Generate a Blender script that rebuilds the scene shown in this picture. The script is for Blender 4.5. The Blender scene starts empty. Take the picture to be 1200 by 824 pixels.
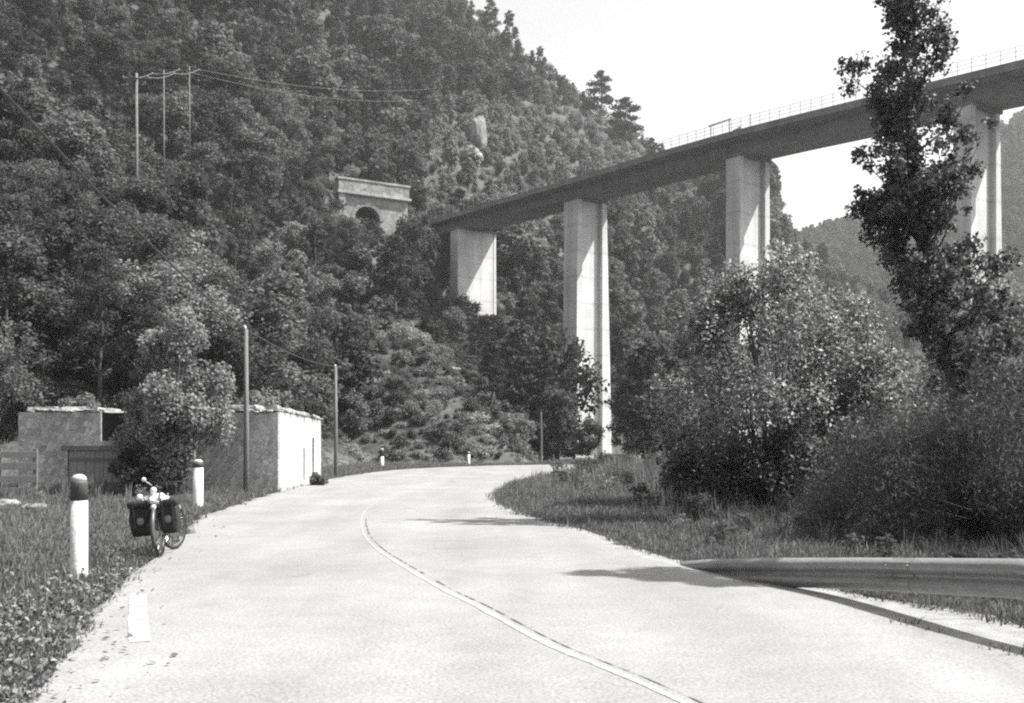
import bpy, bmesh, math, random
import numpy as np
from mathutils import Vector, Matrix, noise as mnoise
from mathutils.geometry import tessellate_polygon

random.seed(7)
S = bpy.context.scene
COL = S.collection
F = 1200.0          # focal length of the photograph in its own pixels (1200 wide)
HZ = 524.0          # horizon row
HC = 1.55           # eye height

def at(px, Y, py=None):
    """world point on the photo's column px at depth Y (and row py, else ground)"""
    return ((px-600)/F*Y, Y, 0.0 if py is None else HC+(HZ-py)/F*Y)

# ------------------------------------------------------------------ materials
def nt(name):
    m = bpy.data.materials.new(name); m.use_nodes = True
    t = m.node_tree
    return m, t, t.nodes, t.links, t.nodes['Principled BSDF']

def grey(v): return (v, v, v, 1)

def ramp(n, lo, hi, p0=0.3, p1=0.7):
    r = n.new('ShaderNodeValToRGB')
    r.color_ramp.elements[0].position = p0; r.color_ramp.elements[0].color = grey(lo)
    r.color_ramp.elements[1].position = p1; r.color_ramp.elements[1].color = grey(hi)
    return r

def mix_mul(n, l, a, b, fac=1.0):
    m = n.new('ShaderNodeMix'); m.data_type = 'RGBA'; m.blend_type = 'MULTIPLY'
    m.inputs[0].default_value = fac
    l.new(a, m.inputs[6]); l.new(b, m.inputs[7])
    return m.outputs[2]

def surf(name, lo, hi, scale=3.0, rough=0.85, bump=0.2, scale2=40.0, lo2=0.8, hi2=1.15, stretch=None, spec=0.3, bscale=None, metallic=0.0):
    """two-octave noisy solid surface in object space"""
    m, t, n, l, b = nt(name)
    tc = n.new('ShaderNodeTexCoord')
    src = tc.outputs['Object']
    if stretch:
        mp = n.new('ShaderNodeMapping'); mp.inputs['Scale'].default_value = stretch
        l.new(src, mp.inputs['Vector']); src = mp.outputs[0]
    a = n.new('ShaderNodeTexNoise'); a.inputs['Scale'].default_value = scale; a.inputs['Detail'].default_value = 6
    c = n.new('ShaderNodeTexNoise'); c.inputs['Scale'].default_value = scale2; c.inputs['Detail'].default_value = 4
    l.new(src, a.inputs['Vector']); l.new(tc.outputs['Object'], c.inputs['Vector'])
    r1 = ramp(n, lo, hi); r2 = ramp(n, lo2, hi2)
    l.new(a.outputs['Fac'], r1.inputs[0]); l.new(c.outputs['Fac'], r2.inputs[0])
    l.new(mix_mul(n, l, r1.outputs[0], r2.outputs[0]), b.inputs['Base Color'])
    b.inputs['Roughness'].default_value = rough
    b.inputs['Specular IOR Level'].default_value = spec
    b.inputs['Metallic'].default_value = metallic
    if bump:
        bp = n.new('ShaderNodeBump'); bp.inputs['Strength'].default_value = bump; bp.inputs['Distance'].default_value = 0.05
        l.new(c.outputs['Fac'], bp.inputs['Height']); l.new(bp.outputs[0], b.inputs['Normal'])
    return m

def leafmat(name, lo, hi, trans=0.25, rough=0.55, spec=0.35, tree_var=0.25):
    """foliage: every leaf its own grey, every plant its own overall tone"""
    m, t, n, l, b = nt(name)
    g = n.new('ShaderNodeNewGeometry'); oi = n.new('ShaderNodeObjectInfo')
    r = ramp(n, lo, hi, 0.0, 1.0)
    l.new(g.outputs['Random Per Island'], r.inputs[0])
    r2 = ramp(n, 1-tree_var, 1+tree_var, 0.0, 1.0)
    l.new(oi.outputs['Random'], r2.inputs[0])
    colr = mix_mul(n, l, r.outputs[0], r2.outputs[0])
    l.new(colr, b.inputs['Base Color'])
    b.inputs['Roughness'].default_value = rough
    b.inputs['Specular IOR Level'].default_value = spec
    if trans > 0:
        tr = n.new('ShaderNodeBsdfTranslucent'); l.new(colr, tr.inputs['Color'])
        mx = n.new('ShaderNodeMixShader'); mx.inputs[0].default_value = trans
        l.new(b.outputs[0], mx.inputs[1]); l.new(tr.outputs[0], mx.inputs[2])
        l.new(mx.outputs[0], n['Material Output'].inputs['Surface'])
    return m

def stone_mat(name, lo, hi, scale=5.0, mortar=0.25):
    """irregular rubble masonry"""
    m, t, n, l, b = nt(name)
    tc = n.new('ShaderNodeTexCoord')
    nz = n.new('ShaderNodeTexNoise'); nz.inputs['Scale'].default_value = 2.0
    l.new(tc.outputs['Object'], nz.inputs['Vector'])
    mp = n.new('ShaderNodeVectorMath'); mp.operation = 'MULTIPLY_ADD'
    mp.inputs[1].default_value = (0.35, 0.35, 0.35)
    l.new(nz.outputs['Color'], mp.inputs[0]); l.new(tc.outputs['Object'], mp.inputs[2])
    v = n.new('ShaderNodeTexVoronoi'); v.inputs['Scale'].default_value = scale
    v2 = n.new('ShaderNodeTexVoronoi'); v2.inputs['Scale'].default_value = scale; v2.feature = 'DISTANCE_TO_EDGE'
    l.new(mp.outputs[0], v.inputs['Vector']); l.new(mp.outputs[0], v2.inputs['Vector'])
    bw = n.new('ShaderNodeRGBToBW'); l.new(v.outputs['Color'], bw.inputs[0])
    r = ramp(n, lo, hi, 0.1, 0.9); l.new(bw.outputs[0], r.inputs[0])
    e = ramp(n, mortar, 1.0, 0.0, 0.06); l.new(v2.outputs['Distance'], e.inputs[0])
    big = n.new('ShaderNodeTexNoise'); big.inputs['Scale'].default_value = 0.9; big.inputs['Detail'].default_value = 5
    l.new(tc.outputs['Object'], big.inputs['Vector'])
    rb = ramp(n, 0.82, 1.15); l.new(big.outputs['Fac'], rb.inputs[0])
    c = mix_mul(n, l, r.outputs[0], e.outputs[0]); c = mix_mul(n, l, c, rb.outputs[0])
    l.new(c, b.inputs['Base Color']); b.inputs['Roughness'].default_value = 0.95
    bp = n.new('ShaderNodeBump'); bp.inputs['Strength'].default_value = 0.6; bp.inputs['Distance'].default_value = 0.03
    l.new(e.outputs[0], bp.inputs['Height']); l.new(bp.outputs[0], b.inputs['Normal'])
    return m

def road_mat():
    m, t, n, l, b = nt('worn_asphalt')
    tc = n.new('ShaderNodeTexCoord')
    big = n.new('ShaderNodeTexNoise'); big.inputs['Scale'].default_value = 0.35; big.inputs['Detail'].default_value = 5
    fine = n.new('ShaderNodeTexNoise'); fine.inputs['Scale'].default_value = 38; fine.inputs['Detail'].default_value = 3
    agg = n.new('ShaderNodeTexVoronoi'); agg.inputs['Scale'].default_value = 70
    mid = n.new('ShaderNodeTexNoise'); mid.inputs['Scale'].default_value = 2.5; mid.inputs['Detail'].default_value = 8
    mp = n.new('ShaderNodeMapping'); mp.inputs['Scale'].default_value = (1.0, 0.12, 1)
    mp.inputs['Rotation'].default_value = (0, 0, math.radians(16))
    trk = n.new('ShaderNodeTexNoise'); trk.inputs['Scale'].default_value = 0.9; trk.inputs['Detail'].default_value = 2
    l.new(tc.outputs['Object'], mp.inputs['Vector']); l.new(mp.outputs[0], trk.inputs['Vector'])
    for k in (big, fine, mid, agg): l.new(tc.outputs['Object'], k.inputs['Vector'])
    r0 = ramp(n, 0.212, 0.262); l.new(big.outputs['Fac'], r0.inputs[0])
    r1 = ramp(n, 0.66, 1.22, 0.25, 0.75); l.new(fine.outputs['Fac'], r1.inputs[0])
    r2 = ramp(n, 0.93, 1.06); l.new(mid.outputs['Fac'], r2.inputs[0])
    r3 = ramp(n, 0.72, 1.05, 0.0, 0.45); l.new(agg.outputs['Distance'], r3.inputs[0])
    r4 = ramp(n, 0.86, 1.07); l.new(trk.outputs['Fac'], r4.inputs[0])
    c = r0.outputs[0]
    for r in (r1, r2, r3, r4): c = mix_mul(n, l, c, r.outputs[0])
    dv_ = n.new('ShaderNodeVectorMath'); dv_.operation = 'MULTIPLY_ADD'; dv_.inputs[1].default_value = (0.5, 0.5, 0)
    l.new(mid.outputs['Color'], dv_.inputs[0]); l.new(tc.outputs['Object'], dv_.inputs[2])
    ck = n.new('ShaderNodeTexVoronoi'); ck.feature = 'DISTANCE_TO_EDGE'; ck.inputs['Scale'].default_value = 0.55
    l.new(dv_.outputs[0], ck.inputs['Vector'])
    rc = ramp(n, 0.72, 1.0, 0.0, 0.006); l.new(ck.outputs['Distance'], rc.inputs[0])
    mk = n.new('ShaderNodeTexNoise'); mk.inputs['Scale'].default_value = 0.45; l.new(tc.outputs['Object'], mk.inputs['Vector'])
    rm = ramp(n, 0.0, 1.0, 0.5, 0.62); l.new(mk.outputs['Fac'], rm.inputs[0])
    mc = n.new('ShaderNodeMix'); mc.data_type = 'RGBA'; mc.blend_type = 'MULTIPLY'
    l.new(rm.outputs[0], mc.inputs[0]); l.new(c, mc.inputs[6]); l.new(rc.outputs[0], mc.inputs[7]); c = mc.outputs[2]
    l.new(c, b.inputs['Base Color'])
    b.inputs['Roughness'].default_value = 0.8; b.inputs['Specular IOR Level'].default_value = 0.25
    bp = n.new('ShaderNodeBump'); bp.inputs['Strength'].default_value = 0.35; bp.inputs['Distance'].default_value = 0.008
    l.new(fine.outputs['Fac'], bp.inputs['Height']); l.new(bp.outputs[0], b.inputs['Normal'])
    return m

def concrete_mat(name, lo, hi):
    """board-marked concrete with vertical water streaks"""
    m, t, n, l, b = nt(name)
    tc = n.new('ShaderNodeTexCoord')
    mp = n.new('ShaderNodeMapping'); mp.inputs['Scale'].default_value = (1.2, 1.2, 0.06)
    l.new(tc.outputs['Object'], mp.inputs['Vector'])
    st = n.new('ShaderNodeTexNoise'); st.inputs['Scale'].default_value = 1.0; st.inputs['Detail'].default_value = 6
    l.new(mp.outputs[0], st.inputs['Vector'])
    big = n.new('ShaderNodeTexNoise'); big.inputs['Scale'].default_value = 0.25; big.inputs['Detail'].default_value = 6
    l.new(tc.outputs['Object'], big.inputs['Vector'])
    w = n.new('ShaderNodeTexWave'); w.bands_direction = 'Z'; w.inputs['Scale'].default_value = 0.08; w.inputs['Distortion'].default_value = 0.0
    l.new(tc.outputs['Object'], w.inputs['Vector'])
    r0 = ramp(n, lo, hi); l.new(st.outputs['Fac'], r0.inputs[0])
    r1 = ramp(n, 0.82, 1.12); l.new(big.outputs['Fac'], r1.inputs[0])
    r2 = ramp(n, 0.86, 1.0, 0.0, 0.05); l.new(w.outputs['Fac'], r2.inputs[0])
    c = mix_mul(n, l, r0.outputs[0], r1.outputs[0]); c = mix_mul(n, l, c, r2.outputs[0])
    l.new(c, b.inputs['Base Color']); b.inputs['Roughness'].default_value = 0.9
    return m

M = {}
M['road'] = road_mat()
M['paint'] = surf('road_paint', 0.24, 0.40, 9, 0.7, 0.1, 45, 0.75, 1.1)
M['tar'] = surf('tar_joint', 0.06, 0.12, 6, 0.7, 0.1, 60)
M['shoulder'] = surf('pale_gravel', 0.22, 0.34, 4, 0.95, 0.5, 90, 0.6, 1.25)
M['soil'] = surf('ground_soil', 0.07, 0.12, 0.6, 0.95, 0.4, 14, 0.6, 1.3)
M['hill'] = surf('hill_soil', 0.045, 0.08, 0.05, 0.95, 0.4, 1.2, 0.6, 1.3)
M['grass'] = leafmat('grass_blades', 0.09, 0.17, 0.3, 0.75, 0.12, 0.3)
M['dry'] = leafmat('dry_stalks', 0.10, 0.22, 0.2, 0.7, 0.2, 0.2)
M['litter'] = leafmat('leaf_litter', 0.05, 0.26, 0.15, 0.6, 0.4, 0.1)
M['leaf_mid'] = leafmat('broad_leaves', 0.065, 0.135, 0.35, 0.75, 0.12, 0.4)
M['leaf_light'] = leafmat('pale_leaves', 0.12, 0.24, 0.35, 0.75, 0.12, 0.3)
M['leaf_sun'] = leafmat('dry_sunlit_leaves', 0.15, 0.36, 0.35, 0.75, 0.12, 0.3)  # dry pale scrub, tone raised to carry the bank's sunlit highlights
M['leaf_dark'] = leafmat('pine_needles', 0.035, 0.07, 0.2, 0.8, 0.1, 0.35)
M['leaf_willow'] = leafmat('silvery_leaves', 0.06, 0.42, 0.25, 0.55, 0.3, 0.05)
M['leaf_poplar'] = leafmat('poplar_leaves', 0.055, 0.14, 0.25, 0.6, 0.25, 0.1)
M['leaf_fine'] = leafmat('feathery_leaves', 0.05, 0.10, 0.2, 0.8, 0.1, 0.1)
M['bark'] = surf('bark', 0.05, 0.11, 4, 0.95, 0.6, 30, stretch=(1, 1, 0.2))
M['pale_bark'] = surf('pale_bark', 0.11, 0.19, 4, 0.95, 0.4, 30)
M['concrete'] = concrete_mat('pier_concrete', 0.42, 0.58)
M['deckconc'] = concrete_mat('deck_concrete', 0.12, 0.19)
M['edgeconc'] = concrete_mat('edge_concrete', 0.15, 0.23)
M['rail'] = surf('galvanised_steel', 0.20, 0.27, 2.5, 0.5, 0.05, 30, 0.85, 1.1, stretch=(1, 1, 3), spec=0.5, metallic=0.3)
M['steel'] = surf('grey_steel', 0.2, 0.3, 3, 0.5, 0.05, 30)
M['white'] = surf('white_paint', 0.42, 0.74, 5, 0.8, 0.15, 25, 0.8, 1.06, stretch=(1, 1, 0.25))
M['darkred'] = surf('dark_band_paint', 0.05, 0.09, 4, 0.6, 0.1, 25)
M['stone'] = stone_mat('rubble_masonry', 0.24, 0.42, 6.5, 0.5)
M['plaster'] = surf('weathered_whitewash', 0.26, 0.60, 1.8, 0.95, 0.5, 9, 0.6, 1.12, stretch=(2.2, 2.2, 0.3))
M['slab'] = surf('roof_slab', 0.28, 0.48, 2, 0.95, 0.4, 18, 0.6, 1.1)
M['rubble'] = surf('loose_stone', 0.16, 0.42, 3, 0.95, 0.5, 14, 0.6, 1.1)
M['wood'] = surf('grey_timber', 0.10, 0.17, 3, 0.9, 0.3, 25, stretch=(0.4, 6, 6))
M['panel'] = surf('faded_boards', 0.19, 0.27, 2, 0.9, 0.2, 20, stretch=(6, 6, 0.4))
M['pole'] = surf('pole_timber', 0.10, 0.20, 3, 0.9, 0.3, 25, stretch=(6, 6, 0.3))
M['dark'] = surf('interior_shade', 0.012, 0.02, 3, 0.95, 0, 20)  # near-black colour standing in for shade inside openings
M['wire'] = surf('wire', 0.05, 0.07, 3, 0.6, 0, 20)
M['palewire'] = surf('pale_wire', 0.16, 0.22, 3, 0.6, 0, 20)
M['portal'] = stone_mat('dressed_stone', 0.15, 0.30, 1.2, 0.6)
M['coping'] = surf('coping_stone', 0.18, 0.44, 0.5, 0.9, 0.3, 4, 0.6, 1.1)
M['rock'] = surf('limestone', 0.13, 0.28, 0.5, 0.95, 0.6, 3, 0.5, 1.2)
M['rubber'] = surf('black_rubber', 0.015, 0.025, 6, 0.8, 0.1, 40)
M['bag'] = surf('black_nylon', 0.014, 0.03, 4, 0.7, 0.4, 25)
M['bagpatch'] = surf('grey_patch', 0.12, 0.2, 4, 0.6, 0.1, 25)
M['bright'] = surf('pale_fabric', 0.5, 0.75, 5, 0.7, 0.4, 20)
M['alloy'] = surf('alloy', 0.45, 0.6, 4, 0.35, 0, 20, spec=0.6, metallic=0.7)
M['framepaint'] = surf('frame_paint', 0.05, 0.08, 4, 0.35, 0, 20, spec=0.6)
M['reflector'] = surf('reflector', 0.6, 0.8, 4, 0.3, 0, 20, spec=0.6)

# ------------------------------------------------------------------ mesh helpers
def link(o, parent=None):
    COL.objects.link(o)
    if parent is not None: o.parent = parent
    return o

def raw_mesh(name, V, faces, mat, smooth=False):
    me = bpy.data.meshes.new(name); me.from_pydata(V, [], faces); me.update()
    me.materials.append(mat)
    if smooth: me.polygons.foreach_set('use_smooth', [True]*len(me.polygons))
    return me

def quad_mesh(name, V, mat):
    """V: (n*4,3) array, four corners per leaf"""
    V = np.asarray(V, np.float32).reshape(-1, 3); nv = len(V); nf = nv//4
    me = bpy.data.meshes.new(name)
    me.vertices.add(nv); me.loops.add(nv); me.polygons.add(nf)
    me.vertices.foreach_set('co', V.ravel())
    me.loops.foreach_set('vertex_index', np.arange(nv, dtype=np.int32))
    me.polygons.foreach_set('loop_start', np.arange(0, nv, 4, dtype=np.int32))
    me.update(calc_edges=True); me.materials.append(mat)
    return me

class MB:
    def __init__(s): s.v = []; s.f = []
    def add(s, V, Fc):
        o = len(s.v); s.v += [tuple(x) for x in V]; s.f += [tuple(i+o for i in f) for f in Fc]; return s
    def box(s, x0, x1, y0, y1, z0, z1, bev=0.0, mtx=None):
        bm = bmesh.new(); bmesh.ops.create_cube(bm, size=1)
        for v in bm.verts:
            v.co = Vector((x0+(v.co.x+.5)*(x1-x0), y0+(v.co.y+.5)*(y1-y0), z0+(v.co.z+.5)*(z1-z0)))
        if bev > 0: bmesh.ops.bevel(bm, geom=bm.edges[:], offset=bev, segments=2, affect='EDGES', profile=0.6)
        if mtx is not None: bm.transform(mtx)
        bm.verts.index_update()
        s.add([v.co[:] for v in bm.verts], [[v.index for v in f.verts] for f in bm.faces]); bm.free(); return s
    def tube(s, pts, rad, n=8, cap=True, closed=False):
        pts = [Vector(p) for p in pts]; k = len(pts)
        if not hasattr(rad, '__len__'): rad = [rad]*k
        V = []; prev = None
        for i, p in enumerate(pts):
            if closed: d = pts[(i+1) % k]-pts[i-1]
            else: d = pts[min(i+1, k-1)]-pts[max(i-1, 0)]
            d.normalize()
            if prev is None:
                u = d.cross(Vector((0, 0, 1)))
                if u.length < 1e-3: u = d.cross(Vector((1, 0, 0)))
            else: u = prev-d*prev.dot(d)
            u.normalize(); prev = u; w = d.cross(u)
            for j in range(n):
                a = 2*math.pi*j/n
                V.append(p+(u*math.cos(a)+w*math.sin(a))*rad[i])
        Fc = []
        for i in range(k if closed else k-1):
            for j in range(n):
                a = i*n+j; b = i*n+(j+1) % n; i2 = (i+1) % k
                Fc.append((a, b, i2*n+(j+1) % n, i2*n+j))
        if cap and not closed: Fc += [tuple(range(n-1, -1, -1)), tuple(range((k-1)*n, k*n))]
        return s.add(V, Fc)
    def lathe(s, prof, n=16, c=(0, 0, 0), axis='Z'):
        V = []
        for r, z in prof:
            for j in range(n):
                a = 2*math.pi*j/n; p = (r*math.cos(a), r*math.sin(a), z)
                if axis == 'X': p = (p[2], p[0], p[1])
                if axis == 'Y': p = (p[0], p[2], p[1])
                V.append((p[0]+c[0], p[1]+c[1], p[2]+c[2]))
        Fc = [(i*n+j, i*n+(j+1) % n, (i+1)*n+(j+1) % n, (i+1)*n+j) for i in range(len(prof)-1) for j in range(n)]
        Fc += [tuple(range(n-1, -1, -1)), tuple(range((len(prof)-1)*n, len(prof)*n))]
        return s.add(V, Fc)
    def mesh(s, name, mat, smooth=False): return raw_mesh(name, s.v, s.f, mat, smooth)
    def obj(s, name, mat, parent=None, smooth=False):
        return link(bpy.data.objects.new(name, s.mesh(name, mat, smooth)), parent)

def tag(o, label=None, cat=None, group=None, kind=None):
    if label: o['label'] = label
    if cat: o['category'] = cat
    if group: o['group'] = group
    if kind: o['kind'] = kind
    return o

def thing(name, label, cat, loc=(0, 0, 0), rz=0.0, group=None):
    o = bpy.data.objects.new(name, None); o.empty_display_size = 0.3
    o.location = loc; o.rotation_euler = (0, 0, rz); COL.objects.link(o)
    return tag(o, label, cat, group)

def part(name, me, parent): return link(bpy.data.objects.new(name, me), parent)

# ------------------------------------------------------------------ road layout
LEFT = [(3.2, -16), (1.5, -10), (-1.2, 0), (-2.2, 3.6), (-3.03, 6.62), (-3.59, 8.6), (-4.14, 10.57), (-4.78, 13.2), (-5.45, 16.8), (-6.6, 21.6),
        (-7.2, 26.2), (-7.85, 34.4), (-8.6, 46.5), (-8.6, 57), (-8.0, 66), (-6.2, 74.4), (-2.75, 82.0), (1.5, 87.4), (8, 91), (20, 93), (45, 88), (70, 78)]
RIGHT = [(12.5, -16), (10.2, -10), (6.5, 0), (4.9, 4.2), (3.75, 7.5), (3.35, 9.0), (2.85, 10.9), (2.30, 12.4), (1.66, 14.8), (1.15, 18.4), (.45, 21.6),
         (-.25, 25.5), (-.66, 30.5), (-.6, 36.5), (.19, 45.4), (1.9, 57), (4.6, 70), (9, 79), (20, 82), (44, 77), (68, 66)]

def spline(P, step=0.5):
    P = [np.array(p, float) for p in P]; out = []
    for i in range(len(P)-1):
        p0 = P[max(i-1, 0)]; p1 = P[i]; p2 = P[i+1]; p3 = P[min(i+2, len(P)-1)]
        n = max(2, int(np.linalg.norm(p2-p1)/step))
        for k in range(n):
            t = k/n
            out.append(0.5*((2*p1)+(-p0+p2)*t+(2*p0-5*p1+4*p2-p3)*t*t+(-p0+3*p1-3*p2+p3)*t**3))
    out.append(P[-1]); return np.array(out)

rngg = np.random.default_rng(3)
SL = spline(LEFT); SR = spline(RIGHT)
def ragged(Sp, amp, seed):
    o = Sp.copy()
    for i, p in enumerate(Sp):
        k = min(1.0, 0.35+abs(p[1])*0.02)
        o[i, 0] += amp*k*mnoise.noise((p[0]*1.1+seed, p[1]*1.1, 0.3))*2+amp*.5*mnoise.noise((p[0]*4+seed, p[1]*4, 3.3))
    return o
RL = ragged(SL, 0.10, 1.7); RR = ragged(SR, 0.05, 9.1)
ROADPOLY = np.vstack([RL, RR[::-1]])

def inside(poly, X, Y):
    X = np.asarray(X, float); Y = np.asarray(Y, float); r = np.zeros(X.shape, bool)
    x0, y0 = poly[-1]
    for x1, y1 in poly:
        if y0 != y1:
            c = ((y1 > Y) != (y0 > Y)) & (X < (x0-x1)*(Y-y1)/(y0-y1)+x1)
            r ^= c
        x0, y0 = x1, y1
    return r

def dist_line(L, X, Y):
    X = np.asarray(X, float); Y = np.asarray(Y, float); d = np.full(X.shape, 1e9)
    for a, b in zip(L[:-1:3], L[3::3]):
        ab = b-a; t = np.clip(((X-a[0])*ab[0]+(Y-a[1])*ab[1])/(ab@ab+1e-9), 0, 1)
        d = np.minimum(d, np.hypot(X-a[0]-t*ab[0], Y-a[1]-t*ab[1]))
    return d

# ------------------------------------------------------------------ terrain heights
PORT_A = (-32.1, 190.0); PORT_D = (0.87, 0.5); PORT_N = (0.5, -0.87); PORT_L = 13.9; PORT_Z = 41.8

def fbm(X, Y, sc, seed):
    """cheap smooth value noise on arrays"""
    X = X/sc+seed*17.3; Y = Y/sc-seed*9.1
    out = 0; amp = 1.0
    for o in range(3):
        xi = np.floor(X); yi = np.floor(Y); fx = X-xi; fy = Y-yi
        fx = fx*fx*(3-2*fx); fy = fy*fy*(3-2*fy)
        h = lambda a, b: np.modf(np.abs(np.sin(a*127.1+b*311.7+seed)*43758.5453))[0]
        v = (h(xi, yi)*(1-fx)+h(xi+1, yi)*fx)*(1-fy)+(h(xi, yi+1)*(1-fx)+h(xi+1, yi+1)*fx)*fy
        out = out+amp*(v-0.5)*2; amp *= 0.5; X = X*2.03+5; Y = Y*2.03+3
    return out

def sstep(a, b, x):
    t = np.clip((x-a)/(b-a), 0, 1); return t*t*(3-2*t)

RIDGE_Y = 420.0
def height(X, Y):
    X = np.asarray(X, float); Y = np.asarray(Y, float)
    Ya = np.where(Y < RIDGE_Y, Y, RIDGE_Y-(Y-RIDGE_Y)*0.7)
    A = 0.618*Ya-0.711*X-95.0
    A = A+np.clip(A, 0, 30)/30*(fbm(X, Y, 60, 2)*4.5+fbm(X, Y, 16, 5)*1.6)
    tq = X/np.maximum(Y, 1)-0.243
    A = A+33*np.exp(-(tq/np.where(tq < 0, 0.042, 0.02))**2)*sstep(250, 335, Y)
    C = np.minimum(np.minimum(0.55*(Y-50), 0.85*(-13.5-X)), 34)
    B = np.minimum(np.minimum(0.62*(Y-93), 0.95*(1.0-X)+0.12*(Y-93)), 16)
    C = C+np.clip(C, 0, 8)/8*fbm(X, Y, 18, 8)*1.2
    B = B+np.clip(B, 0, 4)/4*fbm(X, Y, 9, 11)*0.9
    # far valley side
    Hx = np.interp(X, [-100, 60, 170, 223, 300, 380, 420, 520, 700], [10, 70, 130, 160, 188, 246, 262, 300, 330])
    Fh = Hx*sstep(480, 800, Y)-sstep(800, 1000, Y)*60+sstep(500, 600, Y)*fbm(X, Y, 90, 4)*6
    Fh = np.where(Y > 470, Fh, -5)
    h = np.maximum(np.maximum(A, B), np.maximum(C, Fh))
    # bed of the valley
    pond = 0.05*fbm(X, Y, 5, 1)
    h = np.where(h < 0.0, 0.0, h)
    h = h+pond*sstep(0.4, 2.5, dist_line(SL, X, Y))*sstep(0.4, 2.5, dist_line(SR, X, Y))*(~inside(ROADPOLY, X, Y))
    # cutting at the tunnel mouth
    u = (X-PORT_A[0])*PORT_D[0]+(Y-PORT_A[1])*PORT_D[1]; w = (X-PORT_A[0])*PORT_N[0]+(Y-PORT_A[1])*PORT_N[1]
    cut = (u > 0.5) & (u < PORT_L-0.5) & (w > -9.0) & (w < 9)
    h = np.where(cut, np.minimum(h, PORT_Z), h)
    return h

def hz(x, y): return float(height(np.array([x]), np.array([y]))[0])

def axis(parts):
    a = []
    for x0, x1, st in parts: a += list(np.arange(x0, x1, st))
    a.append(parts[-1][1]); return np.array(a)

gx = axis([(-700, -160, 18), (-160, -28, 3.0), (-28, 26, 0.6), (26, 140, 3.0), (140, 480, 8), (480, 1280, 40)])
gy = axis([(-60, -16, 3), (-16, 40, 0.6), (40, 110, 1.4), (110, 250, 2.6), (250, 460, 6), (460, 1000, 14), (1000, 1280, 70)])
GX, GY = np.meshgrid(gx, gy)
GZ = height(GX, GY)-0.015
nx, ny = len(gx), len(gy)
V = np.stack([GX, GY, GZ], -1).reshape(-1, 3)
I = np.arange((ny-1)*(nx-1)); r_ = I//(nx-1); c_ = I % (nx-1); q0 = r_*nx+c_
idx = np.stack([q0, q0+1, q0+nx+1, q0+nx], -1)
def grid_obj(name, sel, mat):
    me = bpy.data.meshes.new(name); f = idx[sel]
    used, inv = np.unique(f.ravel(), return_inverse=True)
    me.vertices.add(len(used)); me.loops.add(f.size); me.polygons.add(len(f))
    me.vertices.foreach_set('co', V[used].astype(np.float32).ravel())
    me.loops.foreach_set('vertex_index', inv.astype(np.int32).ravel())
    me.polygons.foreach_set('loop_start', np.arange(0, f.size, 4, dtype=np.int32))
    me.polygons.foreach_set('use_smooth', np.ones(len(f), bool))
    me.update(calc_edges=True); me.materials.append(mat)
    return link(bpy.data.objects.new(name, me))
zc = GZ.ravel()[idx].max(1); yc = GY.ravel()[idx[:, 0]]
low = (zc < 1.4) & (yc < 200)
tag(grid_obj('ground', low, M['soil']), 'grassy valley floor beside the road', kind='structure')
tag(grid_obj('hill', ~low, M['hill']), 'steep wooded hillside and the far valley side', kind='structure')

# ------------------------------------------------------------------ road surface, shoulder, markings
def sheet(name, poly, z, mat, skirt=0.12):
    P = [Vector((p[0], p[1], z)) for p in poly]
    tris = tessellate_polygon([P]); n = len(P)
    mb = MB(); mb.add([p[:] for p in P], tris)
    lowv = [(p.x, p.y, z-skirt) for p in P]
    mb.v += lowv
    mb.f += [(i, (i+1) % n, n+(i+1) % n, n+i) for i in range(n)]
    me = mb.mesh(name, mat)
    bm = bmesh.new(); bm.from_mesh(me); bmesh.ops.recalc_face_normals(bm, faces=bm.faces[:])
    up = sum(f.normal.z*f.calc_area() for f in bm.faces)
    if up < 0: bmesh.ops.reverse_faces(bm, faces=bm.faces[:])
    bm.to_mesh(me); bm.free()
    return link(bpy.data.objects.new(name, me))

ROADZ = 0.03
tag(sheet('road', ROADPOLY, ROADZ, M['road']), 'pale worn asphalt road curving round the bend', kind='structure')

def offset_line(L, d):
    T = np.gradient(L, axis=0); T /= np.linalg.norm(T, axis=1)[:, None]+1e-9
    return L+np.stack([T[:, 1], -T[:, 0]], -1)*(d if np.isscalar(d) else np.asarray(d)[:, None])

SRn = SR[(SR[:, 1] < 40)]
wob = np.array([0.55+0.12*mnoise.noise((p[0]*1.5, p[1]*1.5, 5))*2 for p in SRn])*np.interp(SRn[:, 1], [-16, 8.6, 10, 13, 26, 40], [2.2, 1.75, 1.5, 0.65, 0.30, 0.15])
tag(sheet('gravel_path', np.vstack([offset_line(SRn, -0.02), offset_line(SRn, wob)[::-1]]), ROADZ-0.008, M['shoulder']),
    'pale gravel strip along the right edge of the road', kind='structure')

def ribbon(name, L, widths, z, mat, label):
    W = np.asarray(widths, float)
    a = offset_line(L, W/2); b = offset_line(L, -W/2)
    mb = MB(); n = len(L)
    mb.add([(p[0], p[1], z) for p in a]+[(p[0], p[1], z) for p in b], [(i, i+1, n+i+1, n+i) for i in range(n-1)])
    me = mb.mesh(name, mat)
    bm = bmesh.new(); bm.from_mesh(me)
    if sum(f.normal.z for f in bm.faces) < 0: bmesh.ops.reverse_faces(bm, faces=bm.faces[:])
    bm.to_mesh(me); bm.free()
    return tag(link(bpy.data.objects.new(name, me)), label, kind='structure')

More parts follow.
